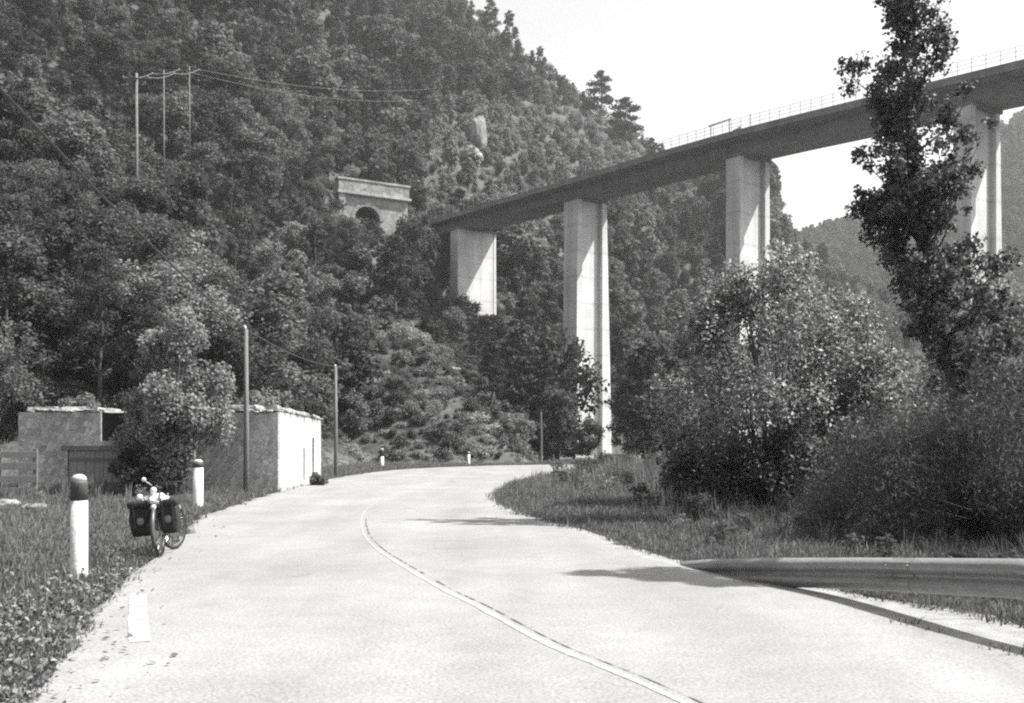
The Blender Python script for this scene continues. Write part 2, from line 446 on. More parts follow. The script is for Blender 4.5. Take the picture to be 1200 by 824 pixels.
CEN = spline([(4.6, -6), (2.9, 0), (1.9, 3.6), (.91, 6.39), (.28, 7.88), (-.32, 9.74), (-.73, 10.9), (-1.43, 13.2), (-2.05, 15.4), (-2.68, 18.4), (-3.35, 23), (-3.75, 28), (-4.0, 34)], 0.12)
wl = np.array([0.068+0.04*mnoise.noise((p[0]*3, p[1]*3, 2)) for p in CEN])*np.interp(CEN[:, 1], [0, 11, 15, 24, 34], [1, .9, .6, .35, .15])
ribbon('road_line', CEN, wl, ROADZ+0.004, M['paint'], 'worn white centre line of the road')
JO = offset_line(CEN, 0.095)
keep = JO[:, 1] < 22
JO = JO[keep]
wj = np.array([max(0.0015, 0.007+0.026*mnoise.noise((p[0]*2.3, p[1]*2.3, 7))+0.045*mnoise.noise((p[0]*9, p[1]*9, 1))) for p in JO])
ribbon('road_joint_line', JO, wj, ROADZ+0.0045, M['tar'], 'dark cracked joint beside the centre line')
DL = spline([(-2.90, 7.98), (-3.36, 9.2), (-3.86, 10.57)], 0.05)
ribbon('road_edge_line', DL, np.array([0.165+0.015*mnoise.noise((p[0]*5, p[1]*5, 2))+0.012*mnoise.noise((p[0]*21, p[1]*21, 6)) for p in DL]), ROADZ+0.004, M['paint'], 'white edge dash at the left side of the road')
EL = offset_line(SR[(SR[:, 1] > -10) & (SR[:, 1] < 34)], -0.22)
None and ribbon('road_side_line', EL, np.array([max(0.004, 0.035+0.06*mnoise.noise((p[0], p[1]*.8, 4))) for p in EL]), ROADZ+0.004, M['paint'], 'faded white line near the right road edge')

# ------------------------------------------------------------------ foliage builders
def leaves(rng, centers, radii, n, L, W, squash=1.0, outb=0.6, shell=0.45, updir=0.0):
    """n rhombic leaves spread through the clumps -> (4n,3)"""
    C = np.asarray(centers, float); R = np.asarray(radii, float)
    p = R**2/np.sum(R**2); k = rng.choice(len(C), n, p=p)
    d = rng.normal(size=(n, 3)); d /= np.linalg.norm(d, axis=1)[:, None]
    r = rng.random(n)**shell*(0.85+0.3*rng.random(n))
    off = d*(R[k]*r)[:, None]; off[:, 2] *= squash
    P = C[k]+off
    nrm = d*outb*0.9+rng.normal(size=(n, 3))*0.55; nrm[:, 2] += 0.3
    nrm /= np.linalg.norm(nrm, axis=1)[:, None]
    a = rng.normal(size=(n, 3)); a[:, 2] += updir*2; a -= nrm*np.sum(a*nrm, 1)[:, None]; a /= np.linalg.norm(a, axis=1)[:, None]
    b = np.cross(nrm, a)
    s = (0.6+0.8*rng.random(n))[:, None]
    a = a*L*s*0.5; b = b*W*s*0.5
    f = nrm*(L*0.12)*s
    return np.stack([P-a, P+b+f, P+a, P-b+f], 1).reshape(-1, 3)

def limbs(mb, rng, base, top, r0, targets, nseg=4):
    base = Vector(base); top = Vector(top)
    pts = []; rad = []
    for i in range(7):
        t = i/6
        p = base.lerp(top, t)+Vector((rng.normal()*0.02, rng.normal()*0.02, 0))*(top-base).length*(0.4 if 0 < i < 6 else 0)
        pts.append(p); rad.append(r0*(1-0.82*t)*(1.25 if i == 0 else 1))
    mb.tube(pts, rad, 7)
    for tg in targets:
        tg = Vector(tg)
        t = min(0.92, max(0.2, (tg.z-base.z)/(top.z-base.z)*0.8-0.08))
        k = t*6; i = int(k); s = pts[i].lerp(pts[min(i+1, 6)], k-i)
        m1 = s.lerp(tg, 0.5)+Vector((0, 0, (tg-s).length*0.08))
        rr = r0*(1-0.8*t)*0.5
        mb.tube([s, m1, tg], [rr, rr*0.6, rr*0.2], 5)

def broad_clumps(rng, H, R, k, low=0.3):
    C = []; Q = []
    for i in range(k):
        h = low+(0.97-low)*rng.random()**0.85
        u = (h-low)/(1-low); prof = math.sin(math.pi*(0.16+0.78*u))**0.7
        a = rng.random()*6.283; rr = R*prof*(0.3+0.55*rng.random())
        C.append((rr*math.cos(a), rr*math.sin(a), h*H)); Q.append(R*(0.12+0.24*rng.random()**1.7)*(0.75+0.5*prof))
    return C, Q

def make_broad(rng, H, R, n, L, leaf, k=18, low=0.28, trunk_r=None, bark='bark', W=None, squash=0.8):
    C, Q = broad_clumps(rng, H, R, k, low)
    mb = MB(); limbs(mb, rng, (0, 0, -0.3), (0, 0, H*0.86), trunk_r or H*0.018, C[:10])
    return mb.mesh('trunk', M[bark], True), quad_mesh('crown', leaves(rng, C, Q, n, L, W or L*0.7, squash), M[leaf])

def make_pine(rng, H, R, n, L, leaf='leaf_dark', low=0.35, k=20):
    C = []; Q = []
    for i in range(k):
        h = low+(0.98-low)*(i+rng.random()*0.8)/k
        u = (h-low)/(1-low); a = i*2.4+rng.random(); prof = (1-u**1.6)*0.8+0.12
        rr = R*prof*(0.35+0.6*rng.random())
        C.append((rr*math.cos(a), rr*math.sin(a), h*H)); Q.append(R*(0.22+0.2*rng.random())*(0.6+0.6*prof))
    C.append((0, 0, H*0.97)); Q.append(R*0.18)
    mb = MB(); limbs(mb, rng, (0, 0, -0.3), (0, 0, H*0.98), H*0.016, C[:16])
    return mb.mesh('trunk', M['bark'], True), quad_mesh('crown', leaves(rng, C, Q, n, L, L*0.45, 0.5), M[leaf])

def make_spruce(rng, H, R, n, L):
    C = []; Q = []
    for i in range(34):
        u = (i+0.5)/34; a = i*2.399; rr = R*(1-u)**0.85*(0.65+0.3*rng.random())
        C.append((rr*0.7*math.cos(a), rr*0.7*math.sin(a), H*(0.1+0.87*u))); Q.append(max(0.25, R*0.42*(1-u*0.75)))
    mb = MB(); limbs(mb, rng, (0, 0, -0.3), (0, 0, H), H*0.014, C[:12])
    return mb.mesh('trunk', M['bark'], True), quad_mesh('crown', leaves(rng, C, Q, n, L, L*0.4, 0.55), M['leaf_dark'])

def make_shrub(rng, H, R, n, L, leaf, W=None):
    C = []; Q = []
    for i in range(9):
        a = rng.random()*6.283; rr = R*0.6*rng.random()**0.6
        C.append((rr*math.cos(a), rr*math.sin(a), H*(0.25+0.5*rng.random())*(1-0.3*rr/R))); Q.append(R*(0.3+0.25*rng.random()))
    return quad_mesh('shrub', leaves(rng, C, Q, n, L, W or L*0.65, 0.85), M[leaf])

# ------------------------------------------------------------------ scattering of uncountable ground cover (geometry nodes)
def scatter(name, label, variants, P, rot, scl, idx):
    me = bpy.data.meshes.new(name); n = len(P)
    me.vertices.add(n); me.vertices.foreach_set('co', np.asarray(P, np.float32).ravel())
    a = me.attributes.new('rot', 'FLOAT_VECTOR', 'POINT'); a.data.foreach_set('vector', np.asarray(rot, np.float32).ravel())
    a = me.attributes.new('scl', 'FLOAT', 'POINT'); a.data.foreach_set('value', np.asarray(scl, np.float32))
    a = me.attributes.new('idx', 'INT', 'POINT'); a.data.foreach_set('value', np.asarray(idx, np.int32))
    o = link(bpy.data.objects.new(name, me))
    g = bpy.data.node_groups.new(name, 'GeometryNodeTree')
    g.interface.new_socket('Geometry', in_out='INPUT', socket_type='NodeSocketGeometry')
    g.interface.new_socket('Geometry', in_out='OUTPUT', socket_type='NodeSocketGeometry')
    N = g.nodes; L = g.links
    gi = N.new('NodeGroupInput'); go = N.new('NodeGroupOutput')
    join = N.new('GeometryNodeJoinGeometry')
    at_i = N.new('GeometryNodeInputNamedAttribute'); at_i.data_type = 'INT'; at_i.inputs['Name'].default_value = 'idx'
    at_r = N.new('GeometryNodeInputNamedAttribute'); at_r.data_type = 'FLOAT_VECTOR'; at_r.inputs['Name'].default_value = 'rot'
    at_s = N.new('GeometryNodeInputNamedAttribute'); at_s.data_type = 'FLOAT'; at_s.inputs['Name'].default_value = 'scl'
    e2r = N.new('FunctionNodeEulerToRotation'); L.new(at_r.outputs['Attribute'], e2r.inputs[0])
    for k, vm in enumerate(variants):
        vo = bpy.data.objects.new(name+'_tuft', vm)      # never linked to the scene: only the source of the node tree
        vo['kind'] = 'helper'
        oi = N.new('GeometryNodeObjectInfo'); oi.inputs['Object'].default_value = vo
        oi.inputs['As Instance'].default_value = True
        cmp_ = N.new('FunctionNodeCompare'); cmp_.data_type = 'INT'; cmp_.operation = 'EQUAL'
        ci = [s for s in cmp_.inputs if s.enabled]
        L.new(at_i.outputs['Attribute'], ci[0]); ci[1].default_value = k
        ip = N.new('GeometryNodeInstanceOnPoints')
        L.new(gi.outputs[0], ip.inputs['Points']); L.new(cmp_.outputs['Result'], ip.inputs['Selection'])
        L.new(oi.outputs['Geometry'], ip.inputs['Instance'])
        L.new(e2r.outputs[0], ip.inputs['Rotation']); L.new(at_s.outputs['Attribute'], ip.inputs['Scale'])
        L.new(ip.outputs[0], join.inputs[0])
    L.new(join.outputs[0], go.inputs[0])
    md = o.modifiers.new('scatter', 'NODES'); md.node_group = g
    return tag(o, label, kind='stuff')

def zrots(rng, n, tilt=0.12):
    return np.stack([rng.normal(size=n)*tilt, rng.normal(size=n)*tilt, rng.random(n)*6.283], -1)

def tuft(rng, n, h, w, spread, mat, droop=0.35):
    Q = []
    for i in range(n):
        a = rng.random()*6.283; r = spread*rng.random()**0.5; b = np.array([r*math.cos(a), r*math.sin(a), -0.01])
        hh = h*(0.5+0.7*rng.random()); d = rng.random()*6.283; lean = droop*hh*(0.4+rng.random())
        t = b+np.array([lean*math.cos(d), lean*math.sin(d), hh]); m = b+(t-b)*0.55+np.array([0, 0, hh*0.08]); m[:2] -= (t-b)[:2]*0.15
        s = np.array([-math.sin(d+0.6), math.cos(d+0.6), 0])*w*(0.6+0.8*rng.random())
        Q += [b-s, b+s, m+s*0.8, m-s*0.8, m-s*0.8, m+s*0.8, t+s*0.12, t-s*0.12]
    return quad_mesh('tuft', np.array(Q), M[mat])

rng = np.random.default_rng(11)
grass_var = [tuft(rng, 22, 0.055, 0.004, 0.10, 'grass', 0.7), tuft(rng, 18, 0.085, 0.004, 0.10, 'grass', 0.6), tuft(rng, 26, 0.04, 0.006, 0.13, 'grass', 0.9),
             tuft(rng, 10, 0.14, 0.003, 0.08, 'dry', 0.4)]

HUT_O = (-8.0, 35.0); HUT_R = math.radians(4.05)
def in_hut(X, Y):
    c, s = math.cos(-HUT_R), math.sin(-HUT_R); dx = X-HUT_O[0]; dy = Y-HUT_O[1]
    u = dx*c-dy*s; v = dx*s+dy*c
    return (u > -9.3) & (u < 0.05) & (v > -0.05) & (v < 12.8)

def region_points(rng, n, x0, x1, y0, y1, dens_pow=1.6):
    """points in a plan box, denser close to the camera"""
    t = rng.random(n); Y = (y0**(1-dens_pow)+t*(y1**(1-dens_pow)-y0**(1-dens_pow)))**(1/(1-dens_pow))
    X = x0+(x1-x0)*rng.random(n); return X, Y

P = []; 
X, Y = region_points(rng, 220000, -30, 30, 4.5, 105, 1.7)
tt = X/Y
ok = (np.abs(tt) < 0.56) & ~inside(ROADPOLY, X, Y) & ~in_hut(X, Y)
X, Y = X[ok], Y[ok]
z = height(X, Y); ok = (z < 4.0)
# gravel strip stays clear
dR = dist_line(SR, X, Y)
strip = (X > np.interp(Y, SR[:, 1], SR[:, 0])) & (Y < 40) & (dR < np.interp(Y, [0, 8.6, 10, 12, 13, 26, 40], [1.1, 0.9, 0.72, 0.45, 0.3, 0.12, 0.03]))
ok &= ~strip
X, Y, z = X[ok], Y[ok], z[ok]
scl = 0.7+0.9*rng.random(len(X)); scl *= np.interp(Y, [5, 20, 50, 100], [0.9, 1.2, 1.9, 2.8])
leftside = X < 0
idxs = rng.choice(4, len(X), p=[0.42, 0.25, 0.28, 0.05])
scl = np.where(~leftside & (rng.random(len(X)) < 0.3), scl*1.35, scl)
scatter('grass', 'short mown grass on both verges', grass_var, np.stack([X, Y, z], -1), zrots(rng, len(X)), scl, idxs)

# fallen leaves and low leafy ground cover by the near left edge of the road
n = 17000
X, Y = region_points(rng, n, -8, -2, 5.2, 15, 1.5)
xe = np.interp(Y, SL[:, 1], SL[:, 0]); d = xe-X
ok = (d > -0.05) & (rng.random(n) < np.exp(-np.clip(d-np.interp(Y, [6, 9, 13], [1.3, 0.75, 0.3]), 0, 9)*2.2)) & ((Y < 12.2) | (rng.random(n) < 0.3))
X, Y = X[ok], Y[ok]; n = len(X)
P = np.stack([X, Y, 0.03+0.10*rng.random(n)**1.5], -1)
LV = leaves(rng, np.repeat(P, 2, 0), np.full(2*n, 0.03), n*2, 0.05, 0.034, 0.6, 0.2)
o = link(bpy.data.objects.new('fallen_leaves', quad_mesh('fallen_leaves', LV, M['litter'])))
tag(o, 'dead leaves and creeping plants at the road edge', kind='stuff')

# stray leaf bits and grit along the near asphalt edge
n = 140
X, Y = region_points(rng, n, -6, 0, 5.6, 24, 1.4); xe = np.interp(Y, SL[:, 1], SL[:, 0])
X = xe+np.abs(rng.normal(size=n))*0.28
ang = rng.random(n)*6.283; s = 0.012+0.025*rng.random(n)
a = np.stack([np.cos(ang), np.sin(ang), 0.3*rng.normal(size=n)], -1)*s[:, None]; b = np.stack([-np.sin(ang), np.cos(ang), 0.3*rng.normal(size=n)], -1)*(s*0.6)[:, None]
C = np.stack([X, Y, np.full(n, ROADZ+0.018)], -1)
o = link(bpy.data.objects.new('leaf_litter', quad_mesh('leaf_litter', np.stack([C-a, C+b, C+a, C-b], 1).reshape(-1, 3), M['litter'])))
tag(o, 'scattered leaf fragments on the asphalt edge', kind='stuff')

# tall weeds on the right verge
weed_var = [tuft(rng, 14, 0.75, 0.010, 0.16, 'dry', 0.22), tuft(rng, 18, 0.55, 0.014, 0.2, 'grass', 0.4), make_shrub(rng, 0.6, 0.3, 160, 0.07, 'leaf_light', 0.03), make_shrub(rng, 0.8, 0.4, 220, 0.09, 'leaf_mid', 0.05)]
wp = []
for (x0, x1, y0, y1, nn, sc) in [(3.0, 11, 15.5, 20, 240, 0.55), (4.2, 8.5, 9.6, 14.5, 120, 0.55), (3.0, 10, 20, 27, 260, 0.75), (2, 14, 30, 60, 300, 1.3), (6, 30, 60, 80, 250, 1.8), (-24, -10, 29, 34.6, 130, 0.75), (-7.9, -7.35, 33, 35, 8, 0.5)]:
    x = x0+(x1-x0)*rng.random(nn); y = y0+(y1-y0)*rng.random(nn)
    k = ~inside(ROADPOLY, x, y) & ~in_hut(x, y) & (dist_line(SR, x, y) > 0.7)
    wp.append(np.stack([x[k], y[k], height(x[k], y[k]), np.full(k.sum(), sc)], -1))
wp = np.vstack(wp); n = len(wp)
scatter('weeds', 'tall weeds and dry stalks on the verges', weed_var, wp[:, :3], zrots(rng, n), wp[:, 3]*(0.6+0.7*rng.random(n)), rng.choice(4, n, p=[0.3, 0.35, 0.2, 0.15]))

# ------------------------------------------------------------------ viaduct
VD = Vector((-0.6, 0.8, 0)); VN = Vector((0.8, 0.6, 0)); VO = Vector((49.17, 100.0, 0))
_t = [-30, 0, 37.0, 69.0, 99.4, 125]; _z = [36.3, 37.67+HC, 39.85+HC, 40.4+HC, 41.0+HC, 41.3+HC]
_z[0] = 37.4
def vtop(t): return float(np.interp(t, np.linspace(-30, 125, 60), VZ))
VZ = np.convolve(np.pad(np.interp(np.linspace(-30, 125, 60), _t, _z), 4, mode='edge'), np.ones(9)/9, 'valid')
def vp(t, n, z): p = VO+VD*t+VN*n; return (p.x, p.y, z)

via = thing('viaduct', 'tall concrete road viaduct striding across the valley on slender piers', 'viaduct', (0, 0, 0))
def sweep(prof, ts, mat, name, parent):
    mb = MB(); k = len(prof); Vv = []
    for t in ts:
        zt = vtop(t)
        for nn, dz in prof: Vv.append(vp(t, nn, zt+dz))
    Fc = [(i*k+j, i*k+(j+1) % k, (i+1)*k+(j+1) % k, (i+1)*k+j) for i in range(len(ts)-1) for j in range(k)]
    Fc += [tuple(range(k-1, -1, -1)), tuple(range((len(ts)-1)*k, len(ts)*k))]
    mb.add(Vv, Fc)
    o = mb.obj(name, mat, parent)
    bm = bmesh.new(); bm.from_mesh(o.data); bmesh.ops.recalc_face_normals(bm, faces=bm.faces[:]); bm.to_mesh(o.data); bm.free()
    return o
TS = list(np.arange(-30, 118.1, 2.0))
# box girder with cantilevered wings
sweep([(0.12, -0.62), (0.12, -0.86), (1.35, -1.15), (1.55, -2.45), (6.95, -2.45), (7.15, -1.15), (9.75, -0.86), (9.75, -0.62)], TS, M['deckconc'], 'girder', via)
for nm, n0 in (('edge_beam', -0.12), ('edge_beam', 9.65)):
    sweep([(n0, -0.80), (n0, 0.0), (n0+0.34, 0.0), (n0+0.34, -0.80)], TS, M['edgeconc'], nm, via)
for nside in (0.06, 9.8):
    mb = MB()
    tp = np.arange(-30, 118, 1.5)
    for t in tp: mb.tube([vp(t, nside, vtop(t)), vp(t, nside, vtop(t)+1.4)], 0.03, 5)
    for dz in (0.5, 0.95, 1.4): mb.tube([vp(t, nside, vtop(t)+dz) for t in tp], 0.027, 5, cap=False)
    mb.obj('railing', M['palewire'], via)

def pier(t0, tth, ztop, zb, L, n0, batter, wall=0.55, rec=0.35):
    """H section: two flanges joined by a web set back behind them"""
    g = via
    zt = ztop
    def slab(name, a, b):
        # each corner (t, n) listed for bottom and top
        mb = MB()
        Vv = [vp(t, n, zb) for t, n in a]+[vp(t, n, zt) for t, n in b]; k = len(a)
        mb.add(Vv, [tuple(range(k-1, -1, -1)), tuple(range(k, 2*k))]+[(i, (i+1) % k, k+(i+1) % k, k+i) for i in range(k)])
        me = mb.mesh(name, M['concrete'])
        bm = bmesh.new(); bm.from_mesh(me); bmesh.ops.recalc_face_normals(bm, faces=bm.faces[:])
        bmesh.ops.subdivide_edges(bm, edges=[e for e in bm.edges if abs(e.verts[0].co.z-e.verts[1].co.z) > 5], cuts=6)
        bm.to_mesh(me); bm.free()
        return part(name, me, root)
    root = bpy.data.objects.new('pier', None); COL.objects.link(root); root.parent = g
    bt = batter; th = tth/2
    def rect(t_, h0, na, nb): return [(t_-h0, na), (t_+h0, na), (t_+h0, nb), (t_-h0, nb)]
    slab('flange', rect(t0, th*1.0, n0-bt*0.3, n0+wall), rect(t0, th, n0, n0+wall))
    slab('flange', rect(t0, th*1.0, n0+L-wall, n0+L+bt), rect(t0, th, n0+L-wall, n0+L))
    slab('web', rect(t0, th-rec, n0+wall-0.02, n0+L-wall+0.02), rect(t0, th-rec, n0+wall-0.02, n0+L-wall+0.02))
    mb = MB(); mb.add([vp(t, n, z) for z in (zt-0.0, zt+0.35) for t, n in rect(t0, th+0.25, n0-0.15, n0+L+0.15)],
                      [(3, 2, 1, 0), (4, 5, 6, 7)]+[(i, (i+1) % 4, 4+(i+1) % 4, 4+i) for i in range(4)])
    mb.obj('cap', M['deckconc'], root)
for t0, tth, zb, L, n0, bt, wl_, rc in [(6.3, 2.0, -1, 5.7, 1.5, 0.9, 0.8, 0.6), (37.0, 2.3, -1, 5.7, 1.5, 0.5, 0.8, 0.55), (69.0, 3.2, -1, 5.9, 1.5, 1.1, 0.9, 0.75), (99.4, 2.4, 10, 8.2, 0.4, 0.2, 0.5, 0.08)]:
    pier(t0, tth, vtop(t0)-2.79, zb, L, n0, bt, wl_, rc)
# earth-side abutment
mb = MB()
zt = vtop(118)-0.3
mb.add([vp(t, n, z) for z in (20, zt) for t, n in ((117, -0.3), (126, -0.3), (126, 8.8), (117, 8.8))], [(3, 2, 1, 0), (4, 5, 6, 7)]+[(i, (i+1) % 4, 4+(i+1) % 4, 4+i) for i in range(4)])
mb.obj('abutment', M['concrete'], via)

# frame standing on the deck above the third pier
t_f = 38.2
fr = thing('sign_frame', 'small steel frame standing on the viaduct deck above a pier', 'sign frame', vp(t_f, 0.4, vtop(t_f)))
w2 = 3.1
dv = VD
for s in (-1, 1):
    mb = MB(); p = dv*(s*w2/2); mb.tube([(p.x, p.y, 0), (p.x, p.y, 1.75)], 0.08, 6); mb.obj('post', M['steel'], fr)
mb = MB(); mb.tube([(-dv.x*w2*.62, -dv.y*w2*.62, 1.7), (dv.x*w2*.62, dv.y*w2*.62, 1.7)], 0.09, 6); mb.obj('crossbar', M['steel'], fr)
for t_f, h in ((33.2, 1.7),):
    b = MB(); b.tube([(0, 0, 0), (0, 0, h)], 0.06, 6); o = b.obj('marker_post', M['steel'])
    o.location = vp(t_f, 0.3, vtop(t_f)); tag(o, 'lone thin post on the viaduct deck beside the steel frame', 'post')

# ------------------------------------------------------------------ tunnel portal
pa = math.atan2(PORT_D[1], PORT_D[0])
por = thing('tunnel_portal', 'pale stone railway tunnel portal half hidden by trees on the hillside', 'tunnel portal', (PORT_A[0], PORT_A[1], PORT_Z), pa)
cx, ar, spring = 5.6, 2.55, 2.5
Hh = 6.9
# facade with an arched opening, extruded back (local x along the face, -y out of the hill)
outline = [(0, -4), (0, Hh), (PORT_L, Hh), (PORT_L, -4)]
arch = [(cx+ar, -4)]+[(cx+ar*math.cos(a), spring+ar*math.sin(a)) for a in np.linspace(0, math.pi, 17)]+[(cx-ar, -4)]
loop = outline+arch
def extrude_outline(loop, y0, y1, name, mat, parent):
    Vv = [(x, y0, z) for x, z in loop]+[(x, y1, z) for x, z in loop]; n = len(loop)
    tr = tessellate_polygon([[Vector((x, z, 0)) for x, z in loop]])
    mb = MB(); mb.add(Vv, [tuple(t) for t in tr]+[tuple(i+n for i in t[::-1]) for t in tr]+[(i, (i+1) % n, n+(i+1) % n, n+i) for i in range(n)])
    me = mb.mesh(name, mat); bm = bmesh.new(); bm.from_mesh(me); bmesh.ops.recalc_face_normals(bm, faces=bm.faces[:]); bm.to_mesh(me); bm.free()
    return part(name, me, parent)
extrude_outline(loop, 0, 1.2, 'facade', M['portal'], por)
mb = MB()   # vault lining and end, the tunnel's darkness painted in as near-black
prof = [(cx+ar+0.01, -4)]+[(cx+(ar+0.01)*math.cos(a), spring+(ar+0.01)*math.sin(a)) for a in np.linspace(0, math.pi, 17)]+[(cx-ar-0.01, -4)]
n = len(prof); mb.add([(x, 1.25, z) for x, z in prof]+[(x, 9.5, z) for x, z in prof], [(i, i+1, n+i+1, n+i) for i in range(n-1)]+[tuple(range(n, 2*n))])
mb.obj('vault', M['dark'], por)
mb = MB(); mb.box(-0.2, PORT_L+0.2, -0.35, 1.4, Hh+0.5, Hh+2.6, 0.06); mb.obj('parapet', M['portal'], por)
mb = MB(); mb.box(-0.5, PORT_L+0.5, -0.75, 1.5, Hh+0.003, Hh+0.5, 0.05); mb.obj('cornice', M['coping'], por)
mb = MB(); mb.box(-0.4, PORT_L+0.4, -0.5, 1.6, Hh+2.603, Hh+3.0, 0.05); mb.obj('coping', M['coping'], por)
mb = MB(); mb.box(-0.15, 1.1, -0.45, -0.003, -4, Hh-0.01, 0.04); mb.obj('pilaster', M['coping'], por)
# voussoir ring
ring = [(cx+(ar+0.7)*math.cos(a), spring+(ar+0.7)*math.sin(a)) for a in np.linspace(0, math.pi, 17)]
inn = [(cx+(ar-0.003)*math.cos(a), spring+(ar-0.003)*math.sin(a)) for a in np.linspace(math.pi, 0, 17)]
extrude_outline(ring+inn, -0.14, -0.003, 'arch_ring', M['portal'], por)

# ------------------------------------------------------------------ stone hut
hut = thing('stone_hut', 'ruined flat-roofed stone hut with a whitewashed end wall by the road', 'hut', (HUT_O[0], HUT_O[1], 0), HUT_R)
hw, hd, hh = 8.6, 12.7, 2.72
wt = 0.45
def wall_with_openings(x0, x1, z1, ops, y0, y1, name, mat, parent, axis='x'):
    """vertical wall cut into blocks round rectangular openings (butted, so no coplanar faces)"""
    xs = sorted({x0, x1, *[o[0] for o in ops], *[o[1] for o in ops]}); mb = MB()
    zs0 = -0.2
    for a, b in zip(xs[:-1], xs[1:]):
        segs = [(zs0, z1)]
        for o in ops:
            if o[0] <= a+1e-6 and o[1] >= b-1e-6:
                new = []
                for s in segs:
                    if o[2] > s[0]: new.append((s[0], min(s[1], o[2])))
                    if o[3] < s[1]: new.append((max(s[0], o[3]), s[1]))
                segs = new
        for s in segs:
            if axis == 'x': mb.box(a, b, y0, y1, s[0], s[1])
            else: mb.box(y0, y1, a, b, s[0], s[1])
    me = mb.mesh(name, mat)
    bm = bmesh.new(); bm.from_mesh(me); bmesh.ops.remove_doubles(bm, verts=bm.verts[:], dist=1e-4); bm.to_mesh(me); bm.free()
    return part(name, me, parent)
# broken top: the roof is missing over part of the front
wall_with_openings(-hw, 0, hh, [(-5.9, -5.1, 1.75, hh), (-7.0, -4.95, -0.2, 1.45)], 0, wt, 'front_wall', M['stone'], hut)
wall_with_openings(wt, hd, hh+0.05, [(9.5, 10.15, -0.2, 1.95), (6.6, 6.95, 0.2, 1.5)], -wt, 0, 'end_wall', M['plaster'], hut, 'y')
wall_with_openings(wt, hd, hh, [], -hw, -hw+wt, 'back_wall', M['stone'], hut, 'y')
wall_with_openings(-hw+wt, -wt, hh, [], hd-wt, hd, 'back_wall', M['stone'], hut)
mb = MB(); mb.box(-7.0+0.02, -4.95-0.02, 0.06, 0.14, 0.0, 1.43, 0.01)
d = mb.obj('door', M['panel'], hut)
mb = MB()
for k in range(1, 7): mb.box(-7.0+k*0.29-0.006, -7.0+k*0.29+0.006, 0.05, 0.062, 0.02, 1.41)
mb.box(-6.96, -4.99, 0.035, 0.058, 0.25, 0.36); mb.box(-6.96, -4.99, 0.035, 0.058, 1.08, 1.19)
mb.obj('batten', M['wood'], d)
mb = MB(); mb.box(-7.2, -4.75, -0.02, -0.003, 1.452, 1.6, 0.004); mb.obj('lintel', M['wood'], hut)
mb = MB(); mb.box(-5.895, -5.105, 0.10, 0.16, 1.755, hh-0.005); mb.obj('shade_panel', M['dark'], hut)  # dark panel painting in the shaded interior behind the front opening
mb = MB(); mb.box(-0.28, -0.2, 9.52, 10.13, 0, 1.93); mb.obj('door', M['dark'], hut)  # near-black panel in place of the shade inside the narrow opening
mb = MB(); mb.box(-0.3, -0.22, 6.62, 6.93, 0.21, 1.49); mb.obj('shade_panel', M['dark'], hut)  # same painted shade in the small end-wall opening
def rough_slab(x0, x1, y0, y1, z0, z1, seed):
    mb = MB(); mb.box(x0, x1, y0, y1, z0, z1)
    me = mb.mesh('roof', M['slab']); bm = bmesh.new(); bm.from_mesh(me)
    bmesh.ops.subdivide_edges(bm, edges=bm.edges[:], cuts=14, use_grid_fill=True)
    for v in bm.verts:
        nz = mnoise.noise_vector(v.co*2.3+Vector((seed, 0, 0)))
        nz2 = mnoise.noise_vector(v.co*6.1+Vector((0, seed, 0)))
        v.co += Vector((nz.x*0.12+nz2.x*.05, nz.y*0.14+nz2.y*.06, nz.z*0.06+nz2.z*.03))
    bm.to_mesh(me); bm.free(); return part('roof', me, hut)
rough_slab(-8.35, -5.95, 0.12, hd, hh+0.04, hh+0.19, 1)
rough_slab(-2.75, -0.06, 0.12, hd-0.1, hh+0.09, hh+0.26, 5)
def rubble_row(x0, x1, y0, y1, z, n, seed):
    rr_ = random.Random(seed); mb = MB()
    for i in range(n):
        bm = bmesh.new(); bmesh.ops.create_icosphere(bm, subdivisions=2, radius=1)
        sx, sy, sz = rr_.uniform(.05, .15), rr_.uniform(.05, .13), rr_.uniform(.02, .06)
        c = Vector((rr_.uniform(x0, x1), rr_.uniform(y0, y1), z+rr_.uniform(-.02, .04)))
        for v in bm.verts:
            v.co *= 1+0.45*mnoise.noise(v.co*1.6+Vector((i*3.1, seed, 0))); v.co = Vector((v.co.x*sx, v.co.y*sy, v.co.z*sz))+c
        bm.verts.index_update(); mb.add([v.co[:] for v in bm.verts], [[v.index for v in f.verts] for f in bm.faces]); bm.free()
    o_ = mb.obj('rubble', M['rubble'], hut); o_['kind'] = 'stuff'
rubble_row(-8.3, -5.9, -0.18, 0.35, hh+0.05, 40, 3)
rubble_row(-5.0, -0.1, -0.12, 0.4, hh+0.05, 60, 4)
rubble_row(-0.4, 0.1, 0.4, 12.6, hh+0.1, 55, 5)
rough_slab(-5.05, -2.8, 1.2, hd, hh+0.04, hh+0.15, 9)

# timber gate beside the hut
gt = thing('timber_gate', 'weathered timber gate with wide horizontal boards beside the stone hut', 'gate', (-15.6, 31.2, 0), math.radians(3))
for x in (-1.0, 0.0, 1.05):
    mb = MB(); mb.box(x-0.06, x+0.06, -0.05, 0.05, -0.2, 1.5, 0.01); mb.obj('post', M['wood'], gt)
for z0, dz in ((0.12, 0.2), (0.48, 0.2), (0.86, 0.22), (1.22, 0.2)):
    mb = MB(); mb.box(-1.1, 1.15, -0.085, -0.053, z0, z0+dz, 0.006); mb.obj('board', M['panel'], gt)

